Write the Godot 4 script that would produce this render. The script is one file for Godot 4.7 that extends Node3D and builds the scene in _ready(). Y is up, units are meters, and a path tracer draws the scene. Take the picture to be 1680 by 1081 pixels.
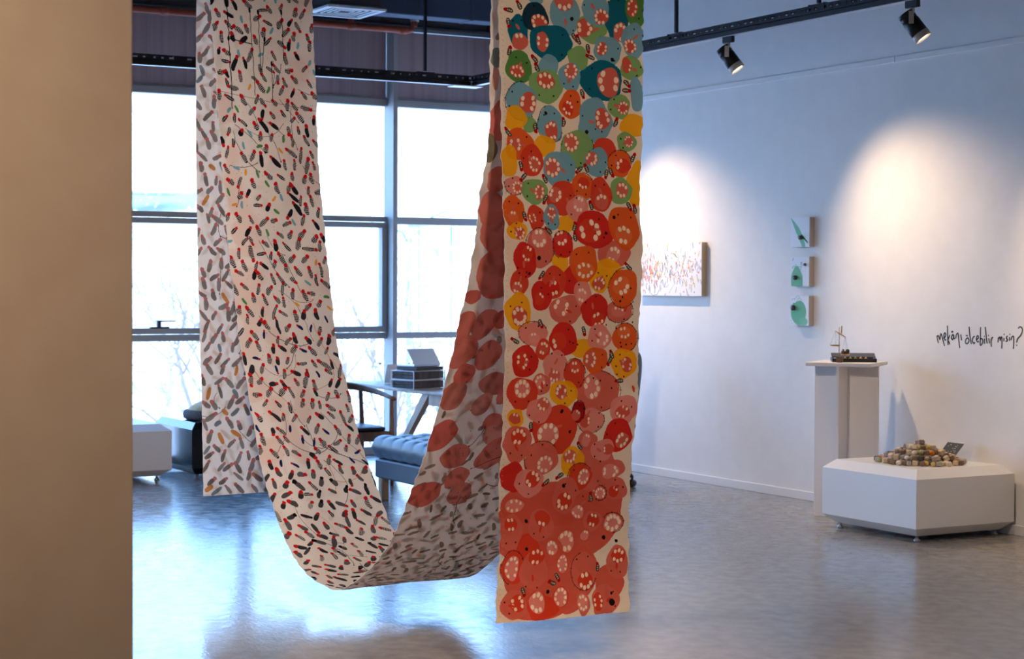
extends Node3D

# ---------------------------------------------------------------- painted and measured data (millimetres on the cloth)
# face: [across, down, half width, half height, colour, mouth across, mouth down, mouth half width, mouth half height, mouth colour, teeth, teeth opposite]
const FACES := [[276,3109,319,154,11],[262,3299,241,154,11],[188,3419,164,60,11],[563,3350,75,76,11],[252,3004,242,93,11],[550,3020,76,95,11],[467,2856,103,104,9],[168,946,33,22,0],[87,1083,45,71,1,92,1121,37,35,9,2,0],[165,1017,60,60,2,183,1037,38,34,11,9,0],[301,995,68,83,0,295,941,43,39,9,3,0],[235,1116,98,77,1,197,1113,29,41,9,2,2],[422,1044,69,59,3,390,1043,37,39,11,3,2],[538,988,54,101,1,554,1048,33,41,9,4,1],[440,965,62,67,0,465,991,33,32,11,9,0],[623,952,48,73,4,607,942,25,40,11,3,3],[616,1078,55,74,0,600,1104,29,29,11,9,0],[495,1131,64,65,0,469,1123,25,29,11,3,3],[86,1225,60,68,4,79,1242,35,26,11,4,3],[466,1256,102,84,1,500,1260,53,62,9,3,2],[359,1168,47,50,3],[224,1210,46,47,0],[605,1194,52,51,3,582,1184,23,34,11,2,0],[207,1294,81,69,3,207,1271,42,34,11,4,3],[320,1249,50,61,0,326,1225,30,33,9,9,0],[92,1361,70,77,0,125,1365,38,43,11,2,3],[552,1358,52,51,3,572,1363,25,28,11,9,0],[322,1362,50,61,5,312,1377,25,33,8,3,3],[436,1423,80,95,0,471,1413,37,45,11,4,2],[634,1303,33,74,0],[618,1434,62,48,6],[131,1455,31,33,3],[67,1433,49,52,6],[227,1447,59,75,0,232,1475,30,41,11,3,2],[81,1537,65,66,5,60,1540,31,33,9,3,3],[31,1607,43,65,6],[480,1537,59,45,8],[351,1542,77,78,3,322,1518,35,39,9,9,0],[587,1504,46,42,3,598,1501,20,25,9,9,0],[196,1538,50,44,6],[140,1600,53,66,8,152,1614,28,33,9,9,0],[560,1596,56,57,5,577,1604,36,31,8,3,0],[269,1631,77,78,0,236,1624,36,40,9,9,0],[449,1594,57,62,0,426,1581,31,29,9,4,2],[643,1678,47,97,6],[56,1704,47,38,10,68,1712,25,25,9,9,0],[150,1724,63,52,3,172,1727,25,32,9,4,3],[567,1709,54,57,3,573,1706,30,34,9,3,3],[287,1750,75,72,8,248,1735,31,32,9,3,2],[381,1697,55,56,5,385,1683,29,25,8,3,0],[470,1728,53,73,8,474,1757,33,33,9,3,0],[155,1831,41,52,8,139,1834,19,22,8,3,3],[49,1808,53,66,5,46,1833,25,27,5,2,0],[301,1853,52,33,6],[230,1829,37,54,0,232,1810,22,25,9,4,2],[358,1790,54,56,10,364,1771,29,34,10,3,2],[61,1888,50,36,6,73,1897,25,25,11,4,3],[168,1957,70,83,9,165,1916,37,39,10,4,2],[522,1975,80,57,9,522,1975,33,34,10,3,2],[268,2012,39,39,6],[498,2038,66,45,6],[279,1939,48,56,7,270,1912,32,33,7,3,2],[430,1875,92,79,7,410,1879,56,50,8,4,2],[577,1861,74,91,5,572,1893,40,40,5,3,2],[97,2008,55,77,7,109,1980,26,36,8,3,2],[322,2084,52,61,7],[463,2084,53,51,6,459,2098,34,28,11,4,2],[379,2016,69,78,5,383,2044,46,34,5,3,4],[299,2207,82,61,9,276,2196,39,39,9,3,2],[562,2208,64,51,9,556,2214,34,23,9,3,0],[238,2096,58,69,8,236,2118,32,33,7,2,3],[179,2151,48,61,7,169,2163,22,28,8,2,0],[73,2096,45,52,8,64,2118,26,25,9,3,2],[575,2114,67,82,5,568,2106,40,40,5,3,2],[378,2139,43,53,10,373,2146,26,31,10,3,2],[68,2217,64,80,6,73,2234,38,41,11,3,5],[441,2211,67,70,7,459,2247,34,31,8,2,3],[139,2306,72,50,10,141,2323,26,22,10,2,0],[374,2365,54,39,6],[286,2330,70,70,7,263,2338,37,39,8,0,2],[468,2321,61,54,10,485,2327,34,31,10,3,3],[595,2322,59,60,5,590,2302,31,26,5,3,2],[592,2430,62,63,6,606,2436,26,33,11,3,2],[185,2370,36,44,8,185,2365,25,28,11,3,2],[96,2419,65,66,7,83,2416,29,39,8,4,2],[464,2547,111,85,9,434,2529,44,51,10,4,2],[250,2441,62,67,10,245,2480,30,25,9,2,3],[452,2416,64,54,5,429,2413,30,37,9,4,2],[180,2512,45,44,9,173,2503,26,30,10,3,3],[346,2471,53,62,8,346,2445,27,25,8,3,2],[291,2553,72,56,6,278,2545,30,31,11,3,3],[87,2548,74,66,8,87,2529,38,39,10,4,4],[61,2650,38,41,6,58,2650,27,23,11,2,0],[438,2667,68,52,10,407,2668,28,28,11,2,0],[255,2698,115,100,8,218,2720,54,49,10,9,0],[171,2619,60,51,10,188,2594,30,28,9,3,2],[596,2624,66,62,10,591,2634,35,26,11,2,3],[370,2629,31,45,12,360,2643,21,23,9,2,0],[427,2751,52,42,9,421,2748,23,28,10,2,0],[579,2733,70,71,7,603,2753,32,33,9,3,3],[510,2791,61,45,10,541,2790,29,23,11,2,0],[194,2816,83,70,9,212,2840,39,35,10,9,0],[73,2753,68,76,9,78,2724,37,34,8,2,4],[532,2882,98,47,9,555,2883,44,31,10,2,3],[352,2832,62,61,6,337,2813,34,28,9,4,2],[395,2899,65,56,8,417,2900,31,33,10,9,0],[59,2888,55,62,7],[142,2915,72,58,10,158,2900,36,35,8,2,3],[588,2956,58,48,9,577,2969,26,24,8,2,0],[507,2971,35,31,11,508,2973,29,24,10,9,0],[63,3008,58,51,11,71,3006,44,28,10,3,3],[330,2976,71,77,9,317,2998,40,37,8,2,4],[411,3022,46,56,11,395,3045,32,28,10,2,3],[127,3183,67,60,8],[199,3091,65,67,9,208,3063,39,33,8,2,0],[51,3114,53,76,9,49,3082,30,28,8,2,2],[472,3088,53,43,9,474,3083,34,29,8,2,2],[578,3099,53,43,11,578,3099,44,38,10,5,4],[335,3164,52,52,11,335,3164,43,45,10,4,3],[435,3145,29,26,11,435,3145,24,21,10,2,0],[256,3187,62,42,11,259,3187,30,30,10,4,2],[63,3257,50,69,8,63,3259,31,51,10,9,0],[169,3274,70,79,9,177,3219,42,32,8,2,3],[316,3256,34,42,11,316,3256,26,37,10,9,0],[607,3267,53,72,9,611,3239,34,31,8,3,3],[431,3293,69,78,9,437,3335,40,38,8,2,4],[216,3430,82,51,8],[188,3407,44,49,8,188,3407,39,46,10,3,3],[77,3410,59,62,9,95,3404,32,37,8,3,3],[342,3417,61,47,11],[306,3391,39,44,8,306,3391,33,40,10,9,0],[420,3426,35,53,9,417,3424,28,38,10,3,4],[539,3424,74,67,9,502,3426,28,40,8,3,2]]
const MITES := [[93,977,60],[51,999,10],[43,1046,80],[43,1165,110],[160,1190,50],[172,1222,60],[344,1083,60],[362,1096,80],[403,1124,70],[418,1162,20],[585,1258,40],[373,1312,70],[287,1439,80],[159,1462,85],[533,1427,110],[582,1289,0],[32,1492,60],[86,1621,80],[100,1667,130],[201,1675,60],[365,1628,140],[400,1624,60],[499,1638,100],[522,1631,60],[623,1571,110],[607,1770,60],[636,1786,80],[423,1777,70],[203,1752,110],[101,1824,80],[213,1885,40],[336,1866,110],[338,1908,80],[598,2026,50],[180,2063,120],[175,2262,60],[389,2292,80],[47,2335,30],[537,2395,60],[527,2418,120],[576,2504,0],[133,2682,80],[391,2773,50],[293,2890,150],[228,2915,140],[459,2989,80],[506,3284,80],[287,3306,60],[266,3330,20],[118,3355,70]]
const PUPILS := [[333,1010,8],[517,1165,8],[400,1471,8],[204,1404,7],[168,1996,9],[534,1820,7],[562,2170,5],[285,2625,8],[331,2711,6],[316,2933,8],[124,3071,8],[127,3184,7],[241,3365,8],[540,3159,9],[600,3176,7],[575,3434,15],[578,3395,6],[118,2060,6],[486,1887,6]]
const OVALS := [[23,2410,51,74,25,0],[119,2398,48,79,20,0],[187,2373,35,44,0,1],[39,2528,75,85,30,0],[174,2545,58,77,20,0],[84,2646,48,59,20,1],[56,2750,62,80,20,2],[239,2687,67,60,0,2],[297,2741,28,48,0,0],[209,2794,41,62,25,3],[292,2883,54,49,30,0],[310,2946,56,53,30,3],[341,3049,65,103,30,0],[50,2959,67,91,35,1],[155,3070,66,74,40,0],[206,3198,58,70,30,0],[258,3299,57,71,0,2],[70,3301,86,76,-35,1],[26,1356,15,54,0,3],[32,1274,27,41,0,4],[49,1529,53,83,10,0],[7,1644,37,57,0,5],[67,1765,46,56,0,0],[60,1888,59,75,10,0],[85,1984,65,89,10,0],[129,2154,93,131,10,0],[32,2273,37,32,0,1]]
const DRIPS := [[102,644,95,1258],[245,666,247,1163],[298,672,292,1041],[451,657,452,935],[329,824,300,1015],[100,847,250,862],[368,961,363,1175]]
const LETTERS := [[[9265,1262,9258,1235,9250,1212],[9264,1251,9254,1263,9246,1255,9236,1236,9232,1259,9226,1276,9218,1264,9206,1233,9190,1194]],[[9203,1246,9187,1255,9179,1272,9188,1283,9197,1272,9195,1249,9185,1234,9173,1239]],[[9165,1332,9162,1273,9157,1202],[9140,1270,9158,1234,9150,1224,9139,1207]],[[9105,1263,9112,1274,9122,1262,9124,1247,9114,1239,9105,1255,9104,1271,9101,1251,9092,1244],[9126,1286,9118,1295,9110,1287]],[[9085,1248,9079,1271,9068,1284,9061,1276,9054,1229,9045,1185]],[[9037,1276,9034,1257,9029,1237]],[[8978,1253,8989,1243,8993,1227,8983,1216,8969,1220,8959,1236,8962,1247,8972,1255,8981,1251],[8984,1271,8984,1268],[8974,1271,8974,1268]],[[8960,1329,8951,1267,8938,1215]],[[8905,1266,8916,1264,8927,1250,8928,1233,8917,1223,8902,1226],[8915,1222,8912,1214]],[[8894,1247,8878,1252,8873,1265,8881,1272,8889,1261,8891,1242,8878,1231,8868,1237]],[[8854,1329,8855,1269,8856,1212,8843,1215,8832,1232,8834,1247,8846,1254,8854,1249]],[[8817,1255,8817,1220],[8818,1270,8818,1267]],[[8811,1331,8802,1271,8793,1223]],[[8778,1258,8772,1225],[8781,1277,8781,1274]],[[8757,1253,8758,1230,8754,1203],[8757,1246,8749,1262,8739,1264]],[[8692,1266,8694,1247,8696,1233],[8692,1255,8682,1269,8677,1263,8675,1244,8671,1259,8663,1271,8659,1248,8661,1194]],[[8642,1264,8642,1242],[8640,1288,8640,1285]],[[8609,1278,8619,1270,8620,1261,8611,1254,8614,1245,8627,1242]],[[8593,1271,8593,1246],[8590,1290,8590,1287]],[[8578,1251,8573,1270,8563,1277,8556,1270,8555,1233,8558,1196]],[[8517,1327,8508,1337,8496,1338,8483,1328,8482,1309,8497,1283,8520,1264,8528,1249,8530,1237],[8529,1222,8529,1218]]]
# cloth edges, [height, z] of the hanging loop and [height, x] of the front fall
const LOOP_DOWN := [[3.183,-9.714],[2.835,-9.646],[2.321,-9.55],[1.813,-9.427],[1.316,-9.269],[0.963,-9.107],[0.589,-8.915],[0.387,-8.72],[0.276,-8.597],[0.179,-8.399],[0.139,-8.207],[0.124,-8.001]]
const LOOP_UP := [[0.176,-7.81],[0.236,-7.673],[0.345,-7.495],[0.467,-7.348],[0.656,-7.194],[0.874,-7.017],[1.093,-6.891],[1.292,-6.786],[1.512,-6.672],[1.764,-6.578],[1.963,-6.537],[2.158,-6.477],[2.329,-6.452],[2.5,-6.438],[2.62,-6.419],[2.74,-6.405]]
const LOOP_DOWN_RIGHT := [[3.248,-9.809],[2.784,-9.763],[2.357,-9.718],[1.826,-9.611],[1.27,-9.454],[1.002,-9.286],[0.739,-9.138],[0.492,-8.9],[0.311,-8.747]]
const REAR_EDGE := [[3.213,-9.944],[2.519,-9.945],[1.648,-9.915],[0.953,-9.865],[0.391,-9.835]]
const FRONT_LEFT := [[2.885,3.543],[2.74,3.549],[2.496,3.559],[2.301,3.565],[2.105,3.569],[1.811,3.581],[1.516,3.58],[1.368,3.586],[1.17,3.579],[0.973,3.577],[0.775,3.566],[0.577,3.57],[0.38,3.557],[0.227,3.549]]
const FRONT_RIGHT := [[2.949,4.252],[2.796,4.25],[2.489,4.246],[2.284,4.247],[1.951,4.237],[1.771,4.251],[1.591,4.243],[1.36,4.232],[1.128,4.234],[1.0,4.216],[0.768,4.205],[0.614,4.197],[0.407,4.196],[0.212,4.203]]

const WALL_X := 8.55
const ROOM_LEFT := -2.7
const ROOM_BACK := 3.0
const WINDOW_Z := -15.2
const CEILING := 4.6
const CLOTH_X := 3.549
const CLOTH_W := 0.657
const CLOTH_TOP := 3.7
const FRONT_Z := -6.40

var names := {}
var mats := {}
var rng := RandomNumberGenerator.new()

# ================================================================ entry
func _ready():
	# ---- camera
	var cam := Camera3D.new()
	cam.name = "camera"
	cam.transform = Transform3D(Basis(Vector3(0.870293, 0.004030, 0.492517), Vector3(0.008852, 0.999677, -0.023822), Vector3(-0.492454, 0.025092, 0.869977)), Vector3(0, 1.6, 0))
	cam.fov = 20.585
	cam.near = 0.1
	cam.far = 900.0
	var lens := CameraAttributesPhysical.new()
	lens.frustum_focal_length = 66.0
	lens.exposure_aperture = 6.3
	lens.frustum_focus_distance = 8.2
	cam.attributes = lens
	cam.fov = 20.585
	add_child(cam)
	cam.current = true
	# ---- sky, exposure
	var env := Environment.new()
	env.background_mode = Environment.BG_SKY
	var sky := Sky.new()
	var air := ProceduralSkyMaterial.new()
	air.sky_top_color = Color(0.44, 0.68, 1.0)
	air.sky_horizon_color = Color(0.63, 0.81, 1.0)
	air.ground_horizon_color = Color(0.63, 0.81, 1.0)
	air.ground_bottom_color = Color(0.62, 0.66, 0.70)
	air.sky_curve = 0.25
	air.sun_angle_max = 1.0
	sky.sky_material = air
	env.sky = sky
	env.background_energy_multiplier = 9.5
	env.tonemap_mode = Environment.TONE_MAPPER_LINEAR
	env.tonemap_exposure = 1.0
	env.sdfgi_enabled = true
	env.ssao_enabled = true
	env.ssil_enabled = true
	var we := WorldEnvironment.new()
	we.name = "surroundings"
	we.environment = env
	add_child(we)
	# ---- sun, high behind the building, so that it lights what stands outside and none of the room
	var sun := DirectionalLight3D.new()
	sun.name = "sun"
	sun.light_energy = 3.2
	sun.light_color = Color(1.0, 0.97, 0.93)
	sun.light_angular_distance = 0.6
	sun.shadow_enabled = true
	sun.sky_mode = DirectionalLight3D.SKY_MODE_LIGHT_ONLY
	sun.basis = Basis.looking_at(Vector3(0.25, -0.75, -0.6).normalized())
	add_child(sun)

	make_materials()
	build_shell()
	build_windows()
	build_ceiling_gear()
	build_tracks()
	build_cloth()
	build_plinths()
	build_pedestal()
	build_wall_works()
	build_lettering()
	build_furniture()
	build_heap()
	build_outside()

# ================================================================ materials
func mat(key: String, c: Color, rough := 0.7, metal := 0.0) -> StandardMaterial3D:
	if mats.has(key):
		return mats[key]
	var m := StandardMaterial3D.new()
	m.resource_name = key
	m.albedo_color = c
	m.roughness = rough
	m.metallic = metal
	mats[key] = m
	return m

func rgb8(r: float, g: float, b: float) -> Color:
	return Color(r / 255.0, g / 255.0, b / 255.0)

func noise_image(size: int, freq: float, octaves: int, seed_: int, lo: Color, hi: Color, stretch := 1.0) -> Image:
	var n := FastNoiseLite.new()
	n.seed = seed_
	n.frequency = freq
	n.fractal_octaves = octaves
	n.noise_type = FastNoiseLite.TYPE_SIMPLEX_SMOOTH
	var g := n.get_seamless_image(size, int(size * stretch), false, false, 0.15, true)
	if stretch != 1.0:
		g.resize(size, size, Image.INTERPOLATE_BILINEAR)
	var im := Image.create(size, size, false, Image.FORMAT_RGB8)
	for y in size:
		for x in size:
			im.set_pixel(x, y, lo.lerp(hi, g.get_pixel(x, y).r))
	return im

func tex(im: Image) -> ImageTexture:
	return ImageTexture.create_from_image(im)

func make_materials():
	var f := mat("polished concrete", Color.WHITE, 1.0)
	f.albedo_texture = tex(noise_image(512, 0.011, 5, 11, rgb8(126, 124, 122), rgb8(156, 153, 150)))
	f.roughness_texture = tex(noise_image(256, 0.02, 4, 12, Color(0.13, 0.13, 0.13), Color(0.24, 0.24, 0.24)))
	var bump := noise_image(512, 0.055, 4, 13, Color.BLACK, Color.WHITE, 0.45)
	bump.convert(Image.FORMAT_RGBA8)
	bump.bump_map_to_normal_map(2.2)
	f.normal_enabled = true
	f.normal_texture = tex(bump)
	f.normal_scale = 0.13
	f.uv1_triplanar = true
	f.uv1_world_triplanar = true
	f.uv1_scale = Vector3(1.3, 1.3, 1.3)
	var w := mat("white plaster", Color.WHITE, 0.85)
	w.albedo_texture = tex(noise_image(512, 0.012, 4, 21, rgb8(230, 228, 226), rgb8(235, 233, 231)))
	var wb := noise_image(256, 0.09, 3, 22, Color.BLACK, Color.WHITE)
	wb.convert(Image.FORMAT_RGBA8)
	wb.bump_map_to_normal_map(1.0)
	w.normal_enabled = true
	w.normal_texture = tex(wb)
	w.normal_scale = 0.02
	w.uv1_triplanar = true
	w.uv1_world_triplanar = true
	w.uv1_scale = Vector3(0.7, 0.7, 0.7)
	var pw := w.duplicate() as StandardMaterial3D
	pw.resource_name = "beige paint"
	pw.albedo_texture = tex(noise_image(512, 0.012, 4, 23, rgb8(208, 190, 175), rgb8(215, 199, 185)))
	mats["beige paint"] = pw
	mat("skirting white", rgb8(228, 226, 224), 0.5)
	mat("ceiling dark", rgb8(58, 60, 64), 0.8)
	mat("header grey", rgb8(84, 84, 86), 0.7)
	mat("duct blue grey", rgb8(60, 76, 98), 0.55, 0.1)
	mat("alu", rgb8(172, 168, 166), 0.5)
	var bl := mat("blind", Color.WHITE, 0.9)
	var strip := Image.create(256, 16, false, Image.FORMAT_RGB8)
	rng.seed = 31
	var v := 0.0
	for x in 256:
		v = lerpf(v, rng.randf_range(-1, 1), 0.3)
		for y in 16:
			strip.set_pixel(x, y, Color(0.70 + v * 0.06, 0.63 + v * 0.06, 0.63 + v * 0.06))
	bl.albedo_texture = tex(strip)
	bl.backlight_enabled = true
	bl.backlight = rgb8(150, 138, 138)
	var gl := mat("glass", Color(0.93, 0.97, 1.0, 0.03), 0.02)
	gl.transparency = BaseMaterial3D.TRANSPARENCY_ALPHA
	mat("black metal", rgb8(24, 25, 28), 0.45, 0.3)
	mat("track black", rgb8(34, 36, 41), 0.4, 0.4)
	mat("lamp grey", rgb8(190, 180, 168), 0.45)
	mat("plate white", rgb8(225, 225, 225), 0.35)
	mat("steel", rgb8(170, 170, 172), 0.3, 0.9)
	mat("vent white", rgb8(228, 230, 232), 0.45)
	mat("pipe", rgb8(176, 84, 58), 0.45, 0.1)
	mat("gloss white", rgb8(232, 231, 230), 0.28)
	mat("satin white", rgb8(228, 224, 222), 0.5)
	mat("gloss black", rgb8(20, 21, 23), 0.16)
	var wd := mat("walnut", Color.WHITE, 0.45)
	wd.albedo_texture = tex(noise_image(256, 0.02, 4, 41, rgb8(112, 82, 62), rgb8(164, 126, 98), 0.12))
	wd.uv1_triplanar = true
	wd.uv1_scale = Vector3(1.4, 1.4, 1.4)
	var oak := mat("pale oak", Color.WHITE, 0.4)
	oak.albedo_texture = tex(noise_image(256, 0.02, 4, 42, rgb8(150, 128, 112), rgb8(176, 154, 136), 0.12))
	oak.uv1_triplanar = true
	oak.uv1_scale = Vector3(1.2, 1.2, 1.2)
	var leg := mat("ash leg", Color.WHITE, 0.5)
	leg.albedo_texture = tex(noise_image(128, 0.03, 3, 43, rgb8(168, 138, 106), rgb8(190, 160, 128), 0.12))
	leg.uv1_triplanar = true
	mat("blue leather", rgb8(74, 88, 104), 0.34)
	mat("black leather", rgb8(26, 27, 30), 0.4)
	var sl := mat("slate grain", Color.WHITE, 0.6)
	sl.albedo_texture = tex(noise_image(128, 0.04, 4, 44, rgb8(38, 36, 40), rgb8(96, 92, 96), 0.15))
	sl.uv1_triplanar = true
	sl.uv1_scale = Vector3(3, 3, 3)
	mat("silver", rgb8(176, 184, 194), 0.35, 0.6)
	mat("dark grey plastic", rgb8(58, 56, 60), 0.6)
	mat("paper", rgb8(240, 240, 240), 0.8)
	mat("ink black", rgb8(34, 34, 36), 0.7)
	mat("canvas side", rgb8(196, 172, 138), 0.85)
	mat("canvas side brown", rgb8(196, 180, 168), 0.85)
	mat("brass", rgb8(196, 164, 104), 0.3, 0.9)
	mat("brown wood", rgb8(112, 78, 50), 0.55)
	var clear := mat("clear plastic", Color(0.92, 0.95, 1.0, 0.15), 0.05)
	clear.transparency = BaseMaterial3D.TRANSPARENCY_ALPHA

# ================================================================ mesh helpers
func mb() -> SurfaceTool:
	var st := SurfaceTool.new()
	st.begin(Mesh.PRIMITIVE_TRIANGLES)
	st.set_smooth_group(-1)
	return st

func tri(st: SurfaceTool, a: Vector3, b: Vector3, c: Vector3, inside: Vector3):
	if (c - a).cross(b - a).dot((a + b + c) / 3.0 - inside) < 0.0:
		st.add_vertex(a); st.add_vertex(c); st.add_vertex(b)
	else:
		st.add_vertex(a); st.add_vertex(b); st.add_vertex(c)

func quad(st: SurfaceTool, a: Vector3, b: Vector3, c: Vector3, d: Vector3, inside: Vector3):
	tri(st, a, b, c, inside)
	tri(st, a, c, d, inside)

# a box with chamfered edges, turned by the basis
func box(st: SurfaceTool, at: Vector3, size: Vector3, bevel := 0.0, turn := Basis()):
	var h := size / 2.0
	var e := minf(bevel, minf(h.x, minf(h.y, h.z)) * 0.9)
	if e <= 0.0:
		var p := []
		for i in 8:
			p.append(at + turn * Vector3(h.x if i & 1 else -h.x, h.y if i & 2 else -h.y, h.z if i & 4 else -h.z))
		for q in [[0, 1, 3, 2], [4, 5, 7, 6], [0, 1, 5, 4], [2, 3, 7, 6], [0, 2, 6, 4], [1, 3, 7, 5]]:
			quad(st, p[q[0]], p[q[1]], p[q[2]], p[q[3]], at)
		return
	var c := []
	for i in 8:
		var s := Vector3(1 if i & 1 else -1, 1 if i & 2 else -1, 1 if i & 4 else -1)
		var o := s * h
		c.append([at + turn * (o - Vector3(0, s.y * e, s.z * e)), at + turn * (o - Vector3(s.x * e, 0, s.z * e)), at + turn * (o - Vector3(s.x * e, s.y * e, 0))])
		tri(st, c[i][0], c[i][1], c[i][2], at)
	for k in 3:
		var b1 := 1 << ((k + 1) % 3)
		var b2 := 1 << ((k + 2) % 3)
		var b0 := 1 << k
		for s in 2:
			var i0 := b0 if s else 0
			quad(st, c[i0][k], c[i0 | b1][k], c[i0 | b1 | b2][k], c[i0 | b2][k], at)
		for s1 in 2:
			for s2 in 2:
				var j: int = (b1 if s1 else 0) | (b2 if s2 else 0)
				var k1 := (k + 1) % 3
				var k2 := (k + 2) % 3
				quad(st, c[j][k1], c[j | b0][k1], c[j | b0][k2], c[j][k2], at)

func ring(at: Vector3, along: Vector3, r: float, sides: int, squash := 1.0) -> Array:
	var up := Vector3.UP if absf(along.y) < 0.9 else Vector3.RIGHT
	var a := along.cross(up).normalized()
	var b := a.cross(along).normalized()
	var out := []
	for i in sides:
		var t := TAU * i / sides
		out.append(at + a * cos(t) * r + b * sin(t) * r * squash)
	return out

func tube(st: SurfaceTool, pts: Array, radii: Array, sides := 8, squash := 1.0):
	var prev := []
	var last: Vector3 = pts[0]
	for i in pts.size():
		var p: Vector3 = pts[i]
		var d: Vector3 = (pts[mini(i + 1, pts.size() - 1)] - pts[maxi(i - 1, 0)]).normalized()
		var r: float = radii[mini(i, radii.size() - 1)]
		var cur := ring(p, d, r, sides, squash)
		if i > 0:
			for k in sides:
				quad(st, prev[k], prev[(k + 1) % sides], cur[(k + 1) % sides], cur[k], (p + last) / 2.0)
		if i == 0 or i == pts.size() - 1:
			var inner := p + d * (0.01 if i == 0 else -0.01)
			for k in sides:
				tri(st, p, cur[k], cur[(k + 1) % sides], inner)
		prev = cur
		last = p

func lathe(st: SurfaceTool, at: Vector3, prof: Array, sides := 20, turn := Basis()):
	for i in prof.size() - 1:
		for k in sides:
			var t0 := TAU * k / sides
			var t1 := TAU * (k + 1) / sides
			var a: Vector2 = prof[i]
			var b: Vector2 = prof[i + 1]
			var p := [Vector3(cos(t0) * a.x, a.y, sin(t0) * a.x), Vector3(cos(t1) * a.x, a.y, sin(t1) * a.x), Vector3(cos(t1) * b.x, b.y, sin(t1) * b.x), Vector3(cos(t0) * b.x, b.y, sin(t0) * b.x)]
			var inner := Vector3(0, (prof[0].y + prof[prof.size() - 1].y) / 2.0, 0)
			if prof.size() > 2 and absf(a.y - b.y) > 0.001:
				inner.y = (a.y + b.y) / 2.0
			for q in 4:
				p[q] = at + turn * p[q]
			inner = at + turn * inner
			if a.x < 0.0005:
				tri(st, p[0], p[2], p[3], inner)
			elif b.x < 0.0005:
				tri(st, p[0], p[1], p[2], inner)
			else:
				quad(st, p[0], p[1], p[2], p[3], inner)

# loops of points, one above the other, joined and capped
func loft(st: SurfaceTool, loops: Array):
	var n: int = loops[0].size()
	var mids := []
	for l in loops:
		var m := Vector3.ZERO
		for p in l:
			m += p
		mids.append(m / n)
	for i in loops.size() - 1:
		for k in n:
			quad(st, loops[i][k], loops[i][(k + 1) % n], loops[i + 1][(k + 1) % n], loops[i + 1][k], (mids[i] + mids[i + 1]) / 2.0)
	var whole: Vector3 = (mids[0] + mids[mids.size() - 1]) / 2.0
	for e in [0, loops.size() - 1]:
		for k in n:
			tri(st, mids[e], loops[e][k], loops[e][(k + 1) % n], whole)

func obj(called: String, st: SurfaceTool, m: Material, parent: Node = null, smooth := false) -> MeshInstance3D:
	var o := MeshInstance3D.new()
	if smooth:
		st.index()
	st.generate_normals()
	o.mesh = st.commit()
	o.mesh.surface_set_material(0, m)
	if parent == null:
		o.name = numbered(called)
		add_child(o)
	else:
		o.name = called
		parent.add_child(o, true)
	return o

func sb() -> SurfaceTool:
	var st := SurfaceTool.new()
	st.begin(Mesh.PRIMITIVE_TRIANGLES)
	st.set_smooth_group(0)
	return st

func numbered(called: String) -> String:
	var n: int = names.get(called, 0)
	names[called] = n + 1
	return called if n == 0 else "%s_%03d" % [called, n]

func tag(o: Node, label: String, category := "", group := "", kind := ""):
	if label != "":
		o.set_meta("label", label)
	if category != "":
		o.set_meta("category", category)
	if group != "":
		o.set_meta("group", group)
	if kind != "":
		o.set_meta("kind", kind)

func thing(called: String, label: String, category: String, at := Vector3.ZERO, turn := 0.0, group := "") -> Node3D:
	var o := Node3D.new()
	o.name = numbered(called)
	add_child(o)
	o.position = at
	o.rotation.y = turn
	tag(o, label, category, group)
	return o

func struct_box(called: String, lo: Vector3, hi: Vector3, m: Material, label := "", bevel := 0.0) -> MeshInstance3D:
	var st := mb()
	box(st, (lo + hi) / 2.0, hi - lo, bevel)
	var o := obj(called, st, m)
	o.set_meta("kind", "structure")
	if label != "":
		o.set_meta("label", label)
	return o

func span(st: SurfaceTool, lo: Vector3, hi: Vector3, bevel := 0.0):
	box(st, (lo + hi) / 2.0, hi - lo, bevel)

func part(called: String, lo: Vector3, hi: Vector3, m: Material, parent: Node, bevel := 0.0) -> MeshInstance3D:
	var st := mb()
	span(st, lo, hi, bevel)
	return obj(called, st, m, parent)

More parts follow.
